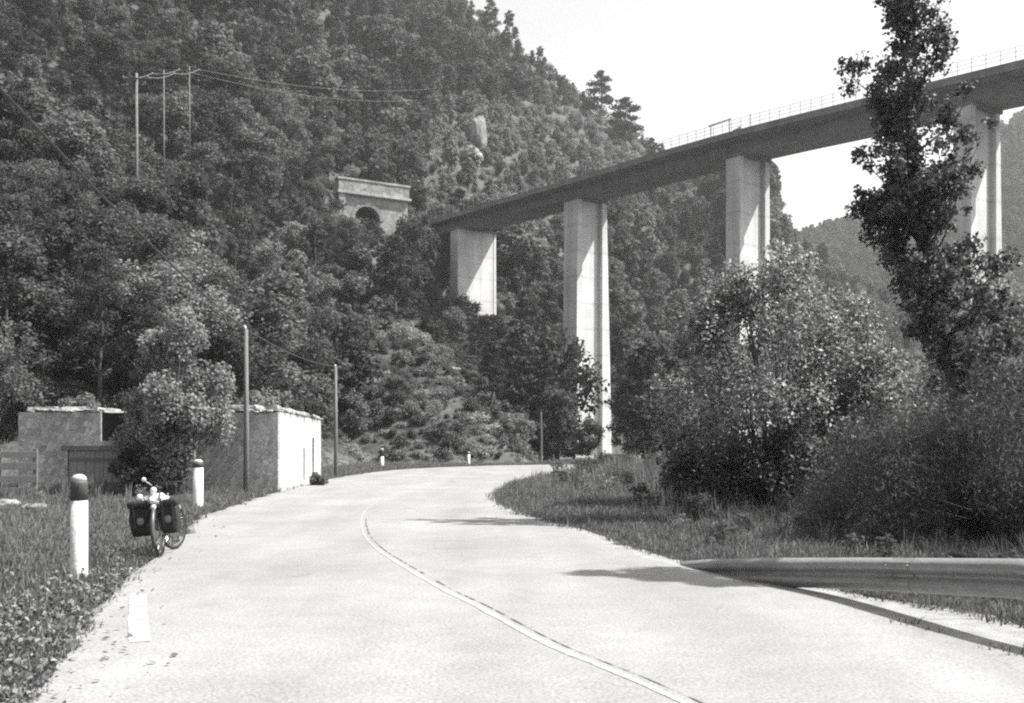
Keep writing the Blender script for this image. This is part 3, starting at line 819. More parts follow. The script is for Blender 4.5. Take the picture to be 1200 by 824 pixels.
def stone(name, label, loc, s, seed, mat='rock', group=None):
    bm = bmesh.new(); bmesh.ops.create_icosphere(bm, subdivisions=3, radius=1)
    for v in bm.verts:
        k = 1+0.35*mnoise.noise(v.co*1.3+Vector((seed, 0, 0)))+0.15*mnoise.noise(v.co*3.5+Vector((0, seed, 0)))
        v.co = Vector((v.co.x*s[0], v.co.y*s[1], v.co.z*s[2]))*k
    me = bpy.data.meshes.new(name); bm.to_mesh(me); bm.free(); me.materials.append(M[mat])
    o = link(bpy.data.objects.new(name, me)); o.location = loc; o.rotation_euler = (0, 0, seed)
    return tag(o, label, 'rock', group)
stone('rock', 'pale flat rock lying in grass in front of the timber gate', (-13.5, 27.3, 0.04), (0.42, 0.25, 0.13), 1.3)
stone('rock', 'small pale rock in grass between the gate and the nearest white post', (-12.2, 26.2, 0.02), (0.35, 0.2, 0.09), 4.2)
rk = at(562, 300, 95); 
X0, Y0 = (562-600)/F*275, 275.0
stone('rock', 'tall narrow pale limestone face showing between trees high on the hillside', (X0, Y0-2, hz(X0, Y0)+4), (1.6, 2.5, 6.5), 2.2)
X0, Y0 = (551-600)/F*262, 262.0
stone('rock', 'broken pale limestone ledge lower down beside the tall rock face', (X0, Y0-2, hz(X0, Y0)+1.5), (3.0, 2.5, 2.2), 6.1)
X0, Y0 = (530-600)/F*112, 112.0
stone('rock', 'pale boulder among bushes on the sunny bank behind the bend', (X0, Y0, hz(X0, Y0)+0.8), (0.9, 0.8, 0.5), 3.1)
bx0 = at(724, 118)
mb = MB(); mb.box(-1.5, 1.6, -0.5, 0.5, -0.3, 0.75, 0.08); o = mb.obj('concrete_block', M['coping']); o.location = (bx0[0], bx0[1], 0.0); o.rotation_euler = (0, 0, 0.2)
tag(o, 'low pale concrete block at the foot of the tallest lit pier', 'block')

# ------------------------------------------------------------------ poles and wires
def pole(label, x, y, h, r, arms, tops, zb=None, mat='pole', group=None):
    z0 = hz(x, y) if zb is None else zb
    g = thing('utility_pole', label, 'utility pole', (x, y, z0), 0, group)
    mb = MB(); mb.tube([(0, 0, -0.5), (0.01, 0, h*0.4), (0, 0, h)], [r*1.15, r, r*0.75], 9); mb.obj('shaft', M[mat], g, True)
    for az, aw in arms:
        mb = MB(); mb.box(-aw/2, aw/2, -0.13-r, -r*0.6, az-0.05, az+0.05, 0.01); mb.obj('crossarm', M['wood'], g)
    for ix, iz in tops:
        mb = MB(); mb.lathe([(0.015, -0.1), (0.015, 0), (0.045, 0.01), (0.05, 0.06), (0.03, 0.12), (0.01, 0.13)], 8, (ix, -r-0.06, iz+0.06)); mb.obj('insulator', M['white'], g, True)
    return g
p1 = (-8.93, 34.4); p2 = (-8.9, 51.7); p0 = (-6.7, 11.0)
pole('bare wooden telephone pole standing in front of the stone hut', p1[0], p1[1], 5.5, 0.085, [], [(0.0, 5.42)], 0)
pole('bare wooden telephone pole past the whitewashed end of the hut', p2[0], p2[1], 5.6, 0.09, [], [(0.0, 5.52)], 0)
pole('wooden telephone pole on the near verge outside the picture', p0[0], p0[1], 6.7, 0.1, [], [(0.0, 6.62)], 0)

def wire(label, a, b, sag, r, mat='wire', group=None):
    a = Vector(a); b = Vector(b); pts = []
    for i in range(25):
        t = i/24; p = a.lerp(b, t); p.z -= sag*4*t*(1-t); pts.append(p)
    mb = MB(); mb.tube(pts, r, 5); o = mb.obj('overhead_wire', M[mat]); return tag(o, label, 'wire', group)
wire('dark overhead wire dropping from the upper left to the pole by the hut', (p0[0], p0[1]-.1, 6.72), (p1[0], p1[1]-.14, 5.52), 0.25, 0.026)
wire('thin overhead wire between the two bare telephone poles', (p1[0], p1[1]-.14, 5.52), (p2[0], p2[1]-.14, 5.62), 0.25, 0.016)

hp = []
for px, ytop, h, lab in [(160, 86, 14.5, 'pale pole on the wooded hillside, tallest and nearest of three'), (192, 82, 13.0, 'thin pale pole, middle one of three on the wooded hillside'), (222, 78, 11.5, 'faint thin pole, farthest of three on the wooded hillside')]:
    Yp = {160: 108.0, 192: 122.0, 222: 134.0}[px]
    x, y, zt = at(px, Yp, ytop)
    g = pole(lab, x, y, h, 0.17 if px == 160 else 0.09, [(h-0.6, 3.0)], [(-1.3, h-0.55), (1.3, h-0.55)], zt-h, 'pale_bark')
    hp.append((x, y, zt-0.5))
for k, (a, b) in enumerate(zip(hp[:-1], hp[1:])):
    for s, w in ((-1.3, 'lower'), (1.3, 'upper')):
        wire(('first' if k == 0 else 'second')+' span of pale '+('outer' if s < 0 else 'inner')+' wire between the hillside poles', (a[0]+s, a[1]-.3, a[2]), (b[0]+s, b[1]-.3, b[2]), 0.3, 0.03, 'palewire')
e = at(505, 210, 110)
for s, w in ((-1.3, 'upper'), (1.3, 'lower')):
    wire('long pale '+w+' wire running from the farthest hillside pole past the tunnel portal', (hp[2][0]+s, hp[2][1]-.3, hp[2][2]), (e[0]+s*2, e[1], e[2]+s), 1.6, 0.02, 'palewire')

# ------------------------------------------------------------------ delineator posts
def delineator(label, x, y, h, r, dark0):
    g = thing('marker_post', label, 'marker post', (x, y, hz(x, y)))
    mb = MB(); mb.lathe([(r*1.05, -0.2), (r*1.03, 0), (r, dark0)], 18); mb.obj('shaft', M['white'], g, True)
    mb = MB(); mb.lathe([(r*1.012, dark0+0.001), (r*0.99, h-0.05), (r*0.96, h-0.012)], 18); mb.obj('band', M['darkred'], g, True)
    mb = MB(); mb.lathe([(r*0.9, h-0.011), (r*0.82, h+0.025), (r*0.55, h+0.05), (r*0.2, h+0.06)], 18); mb.obj('cap', M['white'], g, True)
    return g
x, y, _ = at(92.5, 12.1); delineator('white concrete marker post with dark top band, biggest, left of the bicycle', x, y, 1.17, 0.098, 0.92)
x, y, _ = at(232, 26.2); delineator('white marker post with small dark tip in grass right of the bicycle', x, y, 1.17, 0.13, 1.02)
x, y, _ = at(447.5, 77.5); delineator('tiny far white marker post with dark top standing on the outer verge', x, y, 1.38, 0.15, 0.85)
x, y, _ = at(549, 89.0); delineator('tiniest white marker post at the foot of the sunny bank', x, y, 1.1, 0.14, 0.95)
x, y, _ = at(634, 94.5)
mb = MB(); mb.tube([(0, 0, -0.3), (0.05, 0, 2.4), (0, 0, 4.9)], [0.11, 0.1, 0.08], 7); o = mb.obj('wooden_stake', M['pole']); o.location = (x, y, hz(x, y)); tag(o, 'thin grey stake at the dark edge of the sunny bank', 'stake')

# ------------------------------------------------------------------ guardrail
gr = thing('guardrail', 'galvanised steel guardrail whose far end slopes down into the verge', 'guardrail', (0, 0, 0))
GP = [(2.22, 13.3, 0.06), (2.42, 12.7, 0.15), (2.85, 11.6, 0.285), (3.45, 10.3, 0.43), (4.02, 8.15, 0.655), (4.55, 6.4, 0.70), (5.4, 3.8, 0.72), (7.0, -1.0, 0.72), (8.6, -6, 0.72)]
Gs = spline([(a, b) for a, b, c in GP], 0.15); gzv = np.interp(-Gs[:, 1], [-b for a, b, c in GP], [c for a, b, c in GP])
gT = np.gradient(Gs, axis=0); gT /= np.linalg.norm(gT, axis=1)[:, None]; gN = np.stack([gT[:, 1], -gT[:, 0]], -1)
if gN[len(gN)//2][0] > 0: gN = -gN          # toward the road
# W profile: (out toward the road, below top)
Wp = [(-0.035, 0.006), (-0.02, 0.008), (0.05, -0.032), (0.062, -0.05), (0.066, -0.075), (0.066, -0.098), (0.03, -0.128), (0.0, -0.148), (0.0, -0.168), (0.03, -0.188), (0.066, -0.218), (0.066, -0.241), (0.052, -0.266), (0.03, -0.296), (0.012, -0.31), (-0.01, -0.314)]
Wb = [(o-0.006, z) for o, z in Wp[::-1]]
prof = Wp+Wb; k = len(prof); mb = MB(); Vv = []
for p, nrm, z in zip(Gs, gN, gzv):
    for o, dz in prof: Vv.append((p[0]+nrm[0]*o, p[1]+nrm[1]*o, z+dz))
mb.add(Vv, [(i*k+j, i*k+(j+1) % k, (i+1)*k+(j+1) % k, (i+1)*k+j) for i in range(len(Gs)-1) for j in range(k)])
o = mb.obj('beam', M['rail'], gr, True)
bm = bmesh.new(); bm.from_mesh(o.data); bmesh.ops.recalc_face_normals(bm, faces=bm.faces[:]); bm.to_mesh(o.data); bm.free()
for yc_ in (9.6, 5.6, 1.6):
    i0 = int(np.argmin(np.abs(Gs[:, 1]-yc_))); kk = len(Wp); vv = []
    for i in range(i0-1, i0+2):
        for o_, dz in Wp: vv.append((Gs[i][0]+gN[i][0]*(o_+0.004), Gs[i][1]+gN[i][1]*(o_+0.004), gzv[i]+dz))
    mb2 = MB(); mb2.add(vv, [(a*kk+j_, a*kk+j_+1, (a+1)*kk+j_+1, (a+1)*kk+j_) for a in range(2) for j_ in range(kk-1)])
    sp_ = mb2.obj('splice', M['rail'], gr)
    for i in (i0-1, i0+1):
        for dz, o_ in ((-0.063, 0.066), (-0.158, 0.006), (-0.228, 0.07)):
            c_ = Vector((Gs[i][0]+gN[i][0]*o_, Gs[i][1]+gN[i][1]*o_, gzv[i]+dz)); d_ = Vector((gN[i][0], gN[i][1], 0))
            mb3 = MB(); mb3.tube([c_, c_+d_*0.014], [0.013, 0.009], 7); mb3.obj('bolt', M['steel'], sp_)
for yy in (7.4, 3.6, -0.4, -4.4):
    i = int(np.argmin(np.abs(Gs[:, 1]-yy))); p = Gs[i]-gN[i]*0.09
    ang = math.atan2(gT[i][1], gT[i][0])
    mt = Matrix.Translation((p[0], p[1], 0)) @ Matrix.Rotation(ang, 4, 'Z')
    mb = MB(); mb.box(-0.05, 0.05, -0.06, 0.06, -0.4, gzv[i]-0.03, 0.008, mt); mb.obj('post', M['rail'], gr)

# ------------------------------------------------------------------ loaded touring bicycle
bk = thing('touring_bicycle', 'touring bicycle seen from behind on its stand at the road edge, loaded with bags', 'bicycle', (-4.87, 14.2, 0.03), math.radians(8))
bk.rotation_euler = (0, math.radians(-5), math.radians(8))
R = 0.345
def wheel(y):
    w = bpy.data.objects.new('wheel', None); COL.objects.link(w); w.parent = bk; w.location = (0, y, R)
    ring = lambda rr: [(0, rr*math.cos(a), rr*math.sin(a)) for a in np.linspace(0, 2*math.pi, 41)[:-1]]
    mb = MB(); mb.tube(ring(R-0.022), 0.022, 8, closed=True); mb.obj('tyre', M['rubber'], w, True)
    mb = MB(); mb.tube(ring(R-0.045), 0.011, 6, closed=True); mb.obj('rim', M['framepaint'], w, True)
    mb = MB()
    for i in range(32):
        a = i*2*math.pi/32; s = 0.03*(1 if i % 2 else -1)
        mb.tube([(s, 0.02*math.cos(a+0.8), 0.02*math.sin(a+0.8)), (0, (R-0.05)*math.cos(a), (R-0.05)*math.sin(a))], 0.0018, 4)
    mb.obj('spoke', M['alloy'], w)
    mb = MB(); mb.lathe([(0.018, -0.055), (0.03, -0.045), (0.03, -0.035), (0.016, -0.03), (0.016, 0.03), (0.03, 0.035), (0.03, 0.045), (0.018, 0.055)], 12, axis='X'); mb.obj('hub', M['alloy'], w, True)
    return w
wheel(0.0); wheel(1.06).rotation_euler = (0, 0, math.radians(-22))
BB = Vector((0, 0.44, 0.28)); SC = Vector((0, 0.28, 0.78)); HT = Vector((0, 0.86, 0.80)); HB = Vector((0, 0.90, 0.66)); RA = Vector((0, 0, R)); FA = Vector((0, 1.06, R))
mb = MB()
mb.tube([BB, SC], 0.016, 8); mb.tube([SC-Vector((0, 0, .03)), HT], 0.015, 8); mb.tube([BB, HB], 0.018, 8); mb.tube([HT+Vector((0, -.015, .05)), HB+Vector((0, .01, -.04))], 0.019, 8)
for s in (-1, 1):
    mb.tube([BB+Vector((s*.03, 0, 0)), RA+Vector((s*.062, 0, 0))], 0.01, 6); mb.tube([SC+Vector((s*.02, 0, 0)), RA+Vector((s*.062, 0, 0))], 0.008, 6)
mb.obj('frame', M['framepaint'], bk, True)
mb = MB()
for s in (-1, 1): mb.tube([HB+Vector((s*.035, .01, -.05)), HB+Vector((s*.05, .06, -.14)), FA+Vector((s*.055, 0, 0))], [0.013, 0.012, 0.009], 7)
mb.obj('fork', M['framepaint'], bk, True)
mb = MB(); mb.tube([SC, SC+Vector((0, -.04, .14))], 0.0135, 8)
mb.obj('seatpost', M['framepaint'], bk, True)
mb = MB()
sd = [(-0.14, 0.08), (-0.1, 0.085), (-0.02, 0.06), (0.06, 0.025), (0.13, 0.018)]
Vv = []; 
for yy, hwid in sd: Vv += [(-hwid, 0.24+yy, 0.935), (-hwid*.8, 0.24+yy, 0.965), (0, 0.24+yy, 0.972), (hwid*.8, 0.24+yy, 0.965), (hwid, 0.24+yy, 0.935), (0, 0.24+yy, 0.925)]
Fc = [(i*6+j, i*6+(j+1) % 6, (i+1)*6+(j+1) % 6, (i+1)*6+j) for i in range(4) for j in range(6)]+[(5, 4, 3, 2, 1, 0), tuple(range(24, 30))]
mb.add(Vv, Fc); mb.obj('saddle', M['rubber'], bk, True)
mb = MB()
hb = [(-0.21, 0.84, 0.83), (-0.23, 0.93, 0.86), (-0.215, 1.0, 0.93), (-0.2, 0.96, 0.985), (-0.19, 0.88, 1.0), (-0.1, 0.87, 1.0), (0.1, 0.87, 1.0), (0.19, 0.88, 1.0), (0.2, 0.96, 0.985), (0.215, 1.0, 0.93), (0.23, 0.93, 0.86), (0.21, 0.84, 0.83)]
mb.tube(hb, 0.014, 8); mb.tube([HT+Vector((0, -.015, .05)), (0, 0.83, 0.98), (0, 0.87, 1.0)], 0.014, 8); mb.obj('handlebar', M['rubber'], bk, True)
mb = MB()
for s in (-1, 1):
    mb.tube([(s*.065, 0.0, R), (s*.07, -0.02, 0.74), (s*.065, -0.12, 0.755)], 0.006, 6); mb.tube([(s*.065, -0.18, 0.75), (s*.065, 0.26, 0.75)], 0.006, 6); mb.tube([(s*.065, 0.0, R), (s*.065, -0.14, 0.75)], 0.006, 6)
for yy in (-0.18, -0.05, 0.1, 0.25): mb.tube([(-.065, yy, 0.75), (.065, yy, 0.75)], 0.005, 5)
mb.obj('rear_rack', M['framepaint'], bk, True)
mb = MB()
arc = [(0, 0.375*math.cos(a), R+0.375*math.sin(a)) for a in np.linspace(math.radians(40), math.radians(205), 18)]
for i in range(17):
    pass
mb.tube(arc, 0.03, 6); mb.obj('mudguard', M['framepaint'], bk, True)
mb = MB(); mb.tube([(-.05, 0.34, 0.3), (-0.22, 0.28, -0.015)], 0.009, 6); mb.obj('kickstand', M['framepaint'], bk, True)
mb = MB(); mb.lathe([(0.095, -0.004), (0.095, 0.004)], 24, (0.05, 0.44, 0.28), 'X'); mb.obj('chainring', M['framepaint'], bk, True)
for s in (-1, 1):
    c = bpy.data.objects.new('crank', None)
    mb = MB(); mb.tube([(s*.06, 0.44, 0.28), (s*.075, 0.44+s*0.12, 0.28-s*0.12)], 0.01, 6); mb.box(s*.13-.045, s*.13+.045, 0.44+s*.12-.03, 0.44+s*.12+.03, 0.27-s*.12, 0.29-s*.12, 0.005)
    mb.obj('crank', M['framepaint'], bk, True)
mb = MB(); mb.lathe([(0.02, -0.015), (0.034, -0.01), (0.034, 0.012), (0.03, 0.02)], 14, (0, -0.19, 0.70), 'Y'); mb.obj('rear_reflector', M['reflector'], bk, True)
mb = MB(); mb.lathe([(0.02, -0.03), (0.032, 0.0), (0.036, 0.03)], 14, (0.11, 1.0, 0.62), 'Y'); mb.obj('front_lamp', M['alloy'], bk, True)
mb = MB(); mb.lathe([(0.034, 0), (0.034, 0.15), (0.022, 0.17), (0.022, 0.2)], 12, (0.10, 0.98, 0.36)); mb.obj('bottle', M['bright'], bk, True)
for s in (-1,):
    mb = MB(); mb.tube([(s*.21, 0.86, 0.98), (s*.30, 0.84, 1.06)], 0.006, 5); mb.lathe([(0.03, -0.008), (0.034, 0), (0.03, 0.008)], 14, (s*.31, 0.84, 1.075), 'Y'); mb.obj('mirror', M['reflector'], bk, True)

BKM = Matrix.Translation(bk.location) @ bk.rotation_euler.to_matrix().to_4x4()
def bag(label, cx_, cy, z0, z1, wx, wy, patch, name='pannier_bag', mat='bag'):
    p = BKM @ Vector((cx_, cy, 0)); g = thing(name, label, 'bag', p, 0); g.rotation_euler = bk.rotation_euler
    mb = MB(); mb.box(-wx/2, wx/2, -wy/2, wy/2, z0, z1, 0.045)
    me = mb.mesh('sack', M[mat], True)
    bm = bmesh.new(); bm.from_mesh(me); bmesh.ops.subdivide_edges(bm, edges=bm.edges[:], cuts=3, use_grid_fill=True)
    for v in bm.verts:
        tz = (v.co.z-z0)/(z1-z0); v.co.x *= 0.88+0.16*math.sin(tz*3.1); v.co.y *= 0.85+0.15*math.sin(tz*3.0)
        v.co += mnoise.noise_vector(v.co*7+Vector((cx_*9, cy, 0)))*0.012
    bm.to_mesh(me); bm.free(); part('sack', me, g)
    mb = MB(); mb.box(-wx/2-.012, wx/2+.012, -wy/2-.012, wy/2+.012, z1-0.07, z1+0.025, 0.03); mb.obj('lid', M[mat], g, True)
    if patch:
        mb = MB(); mb.lathe([(0.02, -0.006), (0.052, -0.004), (0.052, 0.01)], 14, (0, -wy/2-0.003, z0+(z1-z0)*0.45), 'Y'); mb.obj('patch', M['bagpatch'], g, True)
        mb = MB()
        for sx in (-wx*.28, wx*.28): mb.box(sx-.012, sx+.012, -wy/2-.016, -wy/2+.004, z0+.12, z1-.02, 0.003)
        mb.obj('strap', M['rubber'], g)
    return g
bag('black pannier bag hanging on the left side of the bicycle rack', -0.20, 0.02, 0.31, 0.77, 0.30, 0.30, True)
bag('black pannier bag hanging on the right side of the bicycle rack', 0.165, 0.03, 0.31, 0.77, 0.24, 0.30, True)
bag('small dark front bag low on the left of the bicycle fork', -0.15, 1.02, 0.26, 0.56, 0.15, 0.24, False, 'pannier_bag')
bag('dark bag strapped in front of the bicycle handlebar', 0.0, 0.98, 0.80, 0.97, 0.22, 0.16, False, 'handlebar_bag', 'bag')
# light bundle on the rack
p = BKM @ Vector((0, -0.02, 0.79)); g = thing('luggage_roll', 'pale crumpled bundle strapped on top of the bicycle rack', 'bundle', p, 0); g.rotation_euler = bk.rotation_euler
bm = bmesh.new(); bmesh.ops.create_uvsphere(bm, u_segments=20, v_segments=12, radius=1)
for v in bm.verts:
    kk = 1+0.3*mnoise.noise(v.co*2.2); v.co = Vector((v.co.x*0.17, v.co.y*0.13, v.co.z*0.095))*kk
me = bpy.data.meshes.new('roll'); bm.to_mesh(me); bm.free(); me.materials.append(M['bright']); part('roll', me, g)
mb = MB()
for sx in (-0.07, 0.07): mb.tube([(sx+0.002*i, 0.142*math.cos(a), 0.106*math.sin(a)) for i, a in enumerate(np.linspace(0, 6.283, 21)[:-1])], 0.008, 5, closed=True)
mb.obj('strap', M['rubber'], g)
for dx, zz, lab in ((-0.19, 0.85, 'shiny round cup lid tied over the left pannier of the bicycle'), (0.0, 0.93, 'shiny round cup lid on top of the pale bicycle bundle')):
    p = BKM @ Vector((dx, -0.1, zz)); g = MB(); g.lathe([(0.02, -0.02), (0.04, -0.014), (0.044, 0.01), (0.02, 0.03)], 14, (0, 0, 0), 'Y'); o = g.obj('tin_cup', M['reflector'], None, True); o.location = p; o.rotation_euler = bk.rotation_euler
    tag(o, lab, 'cup')

# ------------------------------------------------------------------ woods
rng = np.random.default_rng(23)
LOD = {}
def lod(kind, band):
    key = (kind, band)
    if key in LOD: return LOD[key]
    nv = 4; out = []
    for i in range(nv):
        if kind == 'broad':
            n, L = [(9000, 0.22), (4200, 0.36), (1500, 0.62)][band]
            out.append(make_broad(rng, 9.0, 2.5+0.55*i+0.3*rng.random(), int(n*1.15), L, 'leaf_mid', 46, 0.08+0.06*i, squash=1.1-0.15*i))
        elif kind == 'pale':
            n, L = [(9000, 0.20), (4200, 0.34), (1500, 0.60)][band]
            out.append(make_broad(rng, 8.0, 2.5+0.5*i+0.3*rng.random(), n, L, 'leaf_light', 44, 0.06+0.05*i, squash=1.1-0.15*i))
        elif kind == 'pine':
            n, L = [(9000, 0.22), (4200, 0.36), (1700, 0.60)][band]
            out.append(make_pine(rng, 12.0, 3.0+0.6*rng.random(), n, L))
        else:
            n, L = [(8000, 0.22), (4000, 0.36), (1500, 0.60)][band]
            out.append(make_spruce(rng, 12.0, 2.6, n, L))
    LOD[key] = out
    return out
BASEH = {'broad': 9.0, 'pale': 8.0, 'pine': 12.0, 'spruce': 12.0}
KNAME = {'broad': 'broadleaf_tree', 'pale': 'broadleaf_tree', 'pine': 'pine_tree', 'spruce': 'spruce_tree'}
KCAT = {'broad': 'tree', 'pale': 'tree', 'pine': 'pine', 'spruce': 'spruce'}

def plant_tree(kind, x, y, h, rz, label, group=None, var=0, zoff=-0.2, wide=1.0):
    band = 0 if y < 85 else (1 if y < 200 else 2)
    tm, cm = lod(kind, band)[var % 4]; s = h/BASEH[kind]
    g = thing(KNAME[kind], label, KCAT[kind], (x, y, hz(x, y)+zoff), rz, group)
    g.scale = (s*wide, s*wide, s)
    part('trunk', tm, g); part('crown', cm, g)
    return g

# windows of the picture in which something beyond must stay visible: px0,px1,py0,py1, depth of what must show
CLEAR = [(392, 482, 205, 250, 200), (150, 170, 88, 200, 106), (186, 198, 84, 165, 120), (216, 228, 80, 120, 132),
         (528, 594, 246, 338, 185), (655, 722, 205, 500, 160), (840, 905, 150, 330, 132), (500, 1000, 0, 0, 0),
         (480, 680, 205, 262, 190), (660, 1200, 60, 250, 130), (1100, 1180, 100, 300, 105), (556, 570, 84, 108, 270), (702, 722, 480, 534, 160), (540, 556, 118, 132, 258)]
def blocked(x, y, h, w):
    z0 = hz(x, y); px = 600+x/y*F; hw_ = w/y*F*0.95; pt = HZ-(z0+h-HC)/y*F; pb = HZ-(z0-HC)/y*F
    for a, b, c, d, Yb in CLEAR:
        if y < Yb and px+hw_ > a and px-hw_ < b and pt < d and pb > c: return True
    return False

# candidates on the slopes
cand = []
def candidates(n, y0, y1, t0, t1, sp0, sp1):
    got = []; cell = {}
    for i in range(n):
        # uniform over the plan wedge
        y = math.sqrt(y0*y0+(y1*y1-y0*y0)*rng.random()); t = t0+(t1-t0)*rng.random(); x = t*y
        sp = sp0+(sp1-sp0)*(y-y0)/(y1-y0)
        k = (int(x//6), int(y//6)); bad = False
        for i2 in (-1, 0, 1):
            for j2 in (-1, 0, 1):
                for (u, v) in cell.get((k[0]+i2, k[1]+j2), ()):
                    if (u-x)**2+(v-y)**2 < sp*sp: bad = True
        if bad: continue
        cell.setdefault(k, []).append((x, y)); got.append((x, y))
    return got
pts = candidates(16000, 46, 425, -0.53, 0.42, 3.6, 5.4)
PX = np.array([p[0] for p in pts]); PY = np.array([p[1] for p in pts]); PZ = height(PX, PY)
gradx = (height(PX+2, PY)-PZ)/2
trees = []
for x, y, z in zip(PX, PY, PZ):
    px = 600+x/y*F; py = HZ-(z-HC)/y*F
    if z < 1.6: continue
    if -16 < x < 4 and 92 < y < 118: 
        if rng.random() < 0.93: continue       # the sunny bank carries bushes only
    if y > 418: continue
    if 425 < px < 640 and py > 345 and rng.random() < 0.65: continue
    nz = mnoise.noise((x*0.02, y*0.02, 1.0)); r = rng.random()
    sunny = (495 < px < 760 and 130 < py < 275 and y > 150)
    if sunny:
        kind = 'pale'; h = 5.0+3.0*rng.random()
    elif (px > 380 and py < 180) or nz > 0.22:
        kind = 'pine' if r < 0.62 else ('broad' if r < 0.9 else 'spruce'); h = 7.5+4*rng.random()+4*rng.random()**2+4*max(-0.4, mnoise.noise((x*0.045, y*0.045, 4.0)))
    else:
        kind = 'broad' if r < 0.70 else ('pale' if r < 0.76 else 'pine'); h = 5.5+3*rng.random()+6*rng.random()**2.5+5*max(-0.4, mnoise.noise((x*0.05, y*0.05, 4.0)))
    if y < 75: h *= 0.92
    if y > 330 and 610 < px < 830: h *= 0.55
    elif y > 360 and px > 540: h *= 0.75
    w = h*0.36
    if blocked(x, y, h, w):
        h *= 0.55; w *= 0.55
        if kind in ('pine', 'spruce'): kind = 'broad'
        if blocked(x, y, h, w): continue
    trees.append((x, y, h, kind, px, py))
# rank by how large they show
trees.sort(key=lambda t: -(t[2]/t[1]))
def zone(kind, px, py, y):
    k = {'broad': 'dark leafy tree', 'pale': 'paler leafy tree', 'pine': 'dark pine', 'spruce': 'dark narrow spruce'}[kind]
    if y < 62 and px < 420: z = 'rising just behind the stone hut'
    elif px < 300 and y < 130: z = 'on the shaded slope below the hillside poles'
    elif px < 300: z = 'high on the slope above the hillside poles'
    elif px < 500 and py > 270: z = 'on the slope between the hut and the tunnel portal'
    elif px < 500: z = 'on the slope above the tunnel portal'
    elif py > 330: z = 'under the viaduct beside its lit piers'
    elif px < 720: z = 'on the sunlit slope above the viaduct deck'
    else: z = 'on the slope seen under the viaduct deck'
    return k+' '+z, z
cnt = {}; rest = []
for (x, y, h, kind, px, py) in trees:
    nm = KNAME[kind]; lim = {'broadleaf_tree': 280, 'pine_tree': 170, 'spruce_tree': 40}[nm]
    if cnt.get(nm, 0) >= lim: rest.append((x, y, h, kind)); continue
    cnt[nm] = cnt.get(nm, 0)+1
    lab, zn = zone(kind, px, py, y)
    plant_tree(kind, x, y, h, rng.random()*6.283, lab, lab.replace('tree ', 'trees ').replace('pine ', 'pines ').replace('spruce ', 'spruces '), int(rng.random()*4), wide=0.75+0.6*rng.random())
# pines standing against the sky, each placed by itself
for px, y, h, kind, lab, wd in [(704, 405, 21.5, 'pine', 'tallest open-crowned pine breaking the skyline above the viaduct', 1.25),
                            (732, 400, 20, 'pine', 'broad pine crowding the right side of the tall skyline pine', 1.75),
                            (597, 405, 20, 'pine', 'pointed pine on the skyline where the ridge enters the picture', 0.8),
                            (633, 405, 13, 'pine', 'small pine on the skyline right of the pointed pine', 0.9),
                            (660, 405, 8, 'broad', 'rounded tree on the skyline between the small pine and the tall pine', 1.0),
                            (764, 395, 12, 'pine', 'low pine on the skyline just above the viaduct railing', 1.2),
                            (575, 408, 19, 'pine', 'dark pine cut by the top edge of the picture', 1.0),
                            (903, 340, 13, 'pine', 'pine on the steep spur right of the third pier', 1.0),
                            (918, 345, 11, 'broad', 'leafy tree at the end of the steep spur under the deck', 1.0)]:
    plant_tree(kind, (px-600)/F*y, y, h, px*0.7, lab, None, px % 4, wide=wd)
# dark trees between the bank and the second pier
for i, (px, y, h, kind, wd, lab) in enumerate([(612, 118, 17.5, 'spruce', 1.35, 'dense dark spruce just below the end pier of the viaduct'), (640, 112, 13, 'spruce', 1.4, 'dark spruce at the shadowed edge of the sunny bank'),
                           (652, 124, 16, 'broad', 0.9, 'dark leafy tree hiding the left foot of the tallest lit pier'), (672, 120, 8, 'spruce', 1.3, 'low dark spruce in front of the tallest lit pier'),
                           (590, 128, 9, 'broad', 0.9, 'leafy tree crowning the sunny bank'), (655, 104, 7.5, 'broad', 1.0, 'low dark tree by the far edge of the bend'), (538, 170, 10.5, 'broad', 1.1, 'leafy tree hiding the left foot of the end pier'), (571, 166, 10.2, 'broad', 1.1, 'leafy tree hiding the right foot of the end pier'), (494, 172, 17, 'broad', 0.8, 'leafy tree where the viaduct deck meets the hillside'), (478, 168, 16.5, 'broad', 0.8, 'leafy tree between the viaduct end and the tunnel portal'), (690, 116, 5, 'broad', 0.9, 'bush-like tree at the right foot of the tallest lit pier')]):
    plant_tree(kind, (px-600)/F*y, y, h, i*1.3, lab, None, i, wide=wd)
r = np.random.default_rng(31); k_ = 0
while k_ < 16:                                                # bigger bushes among the scrub of the bank
    x, y = -16+17*r.random(), 96+24*r.random()
    if hz(x, y) < 1.2 or blocked(x, y, 3, 1.5): continue
    kk = 'pale' if r.random() < 0.6 else 'broad'
    lab = ('pale' if kk == 'pale' else 'dark')+' rounded bush on the scrubby sunny bank behind the bend'
    plant_tree(kk, x, y, 1.8+2.6*r.random()**1.5, r.random()*6.283, lab, lab.replace('bush', 'bushes'), k_, zoff=-0.5, wide=1.2); k_ += 1
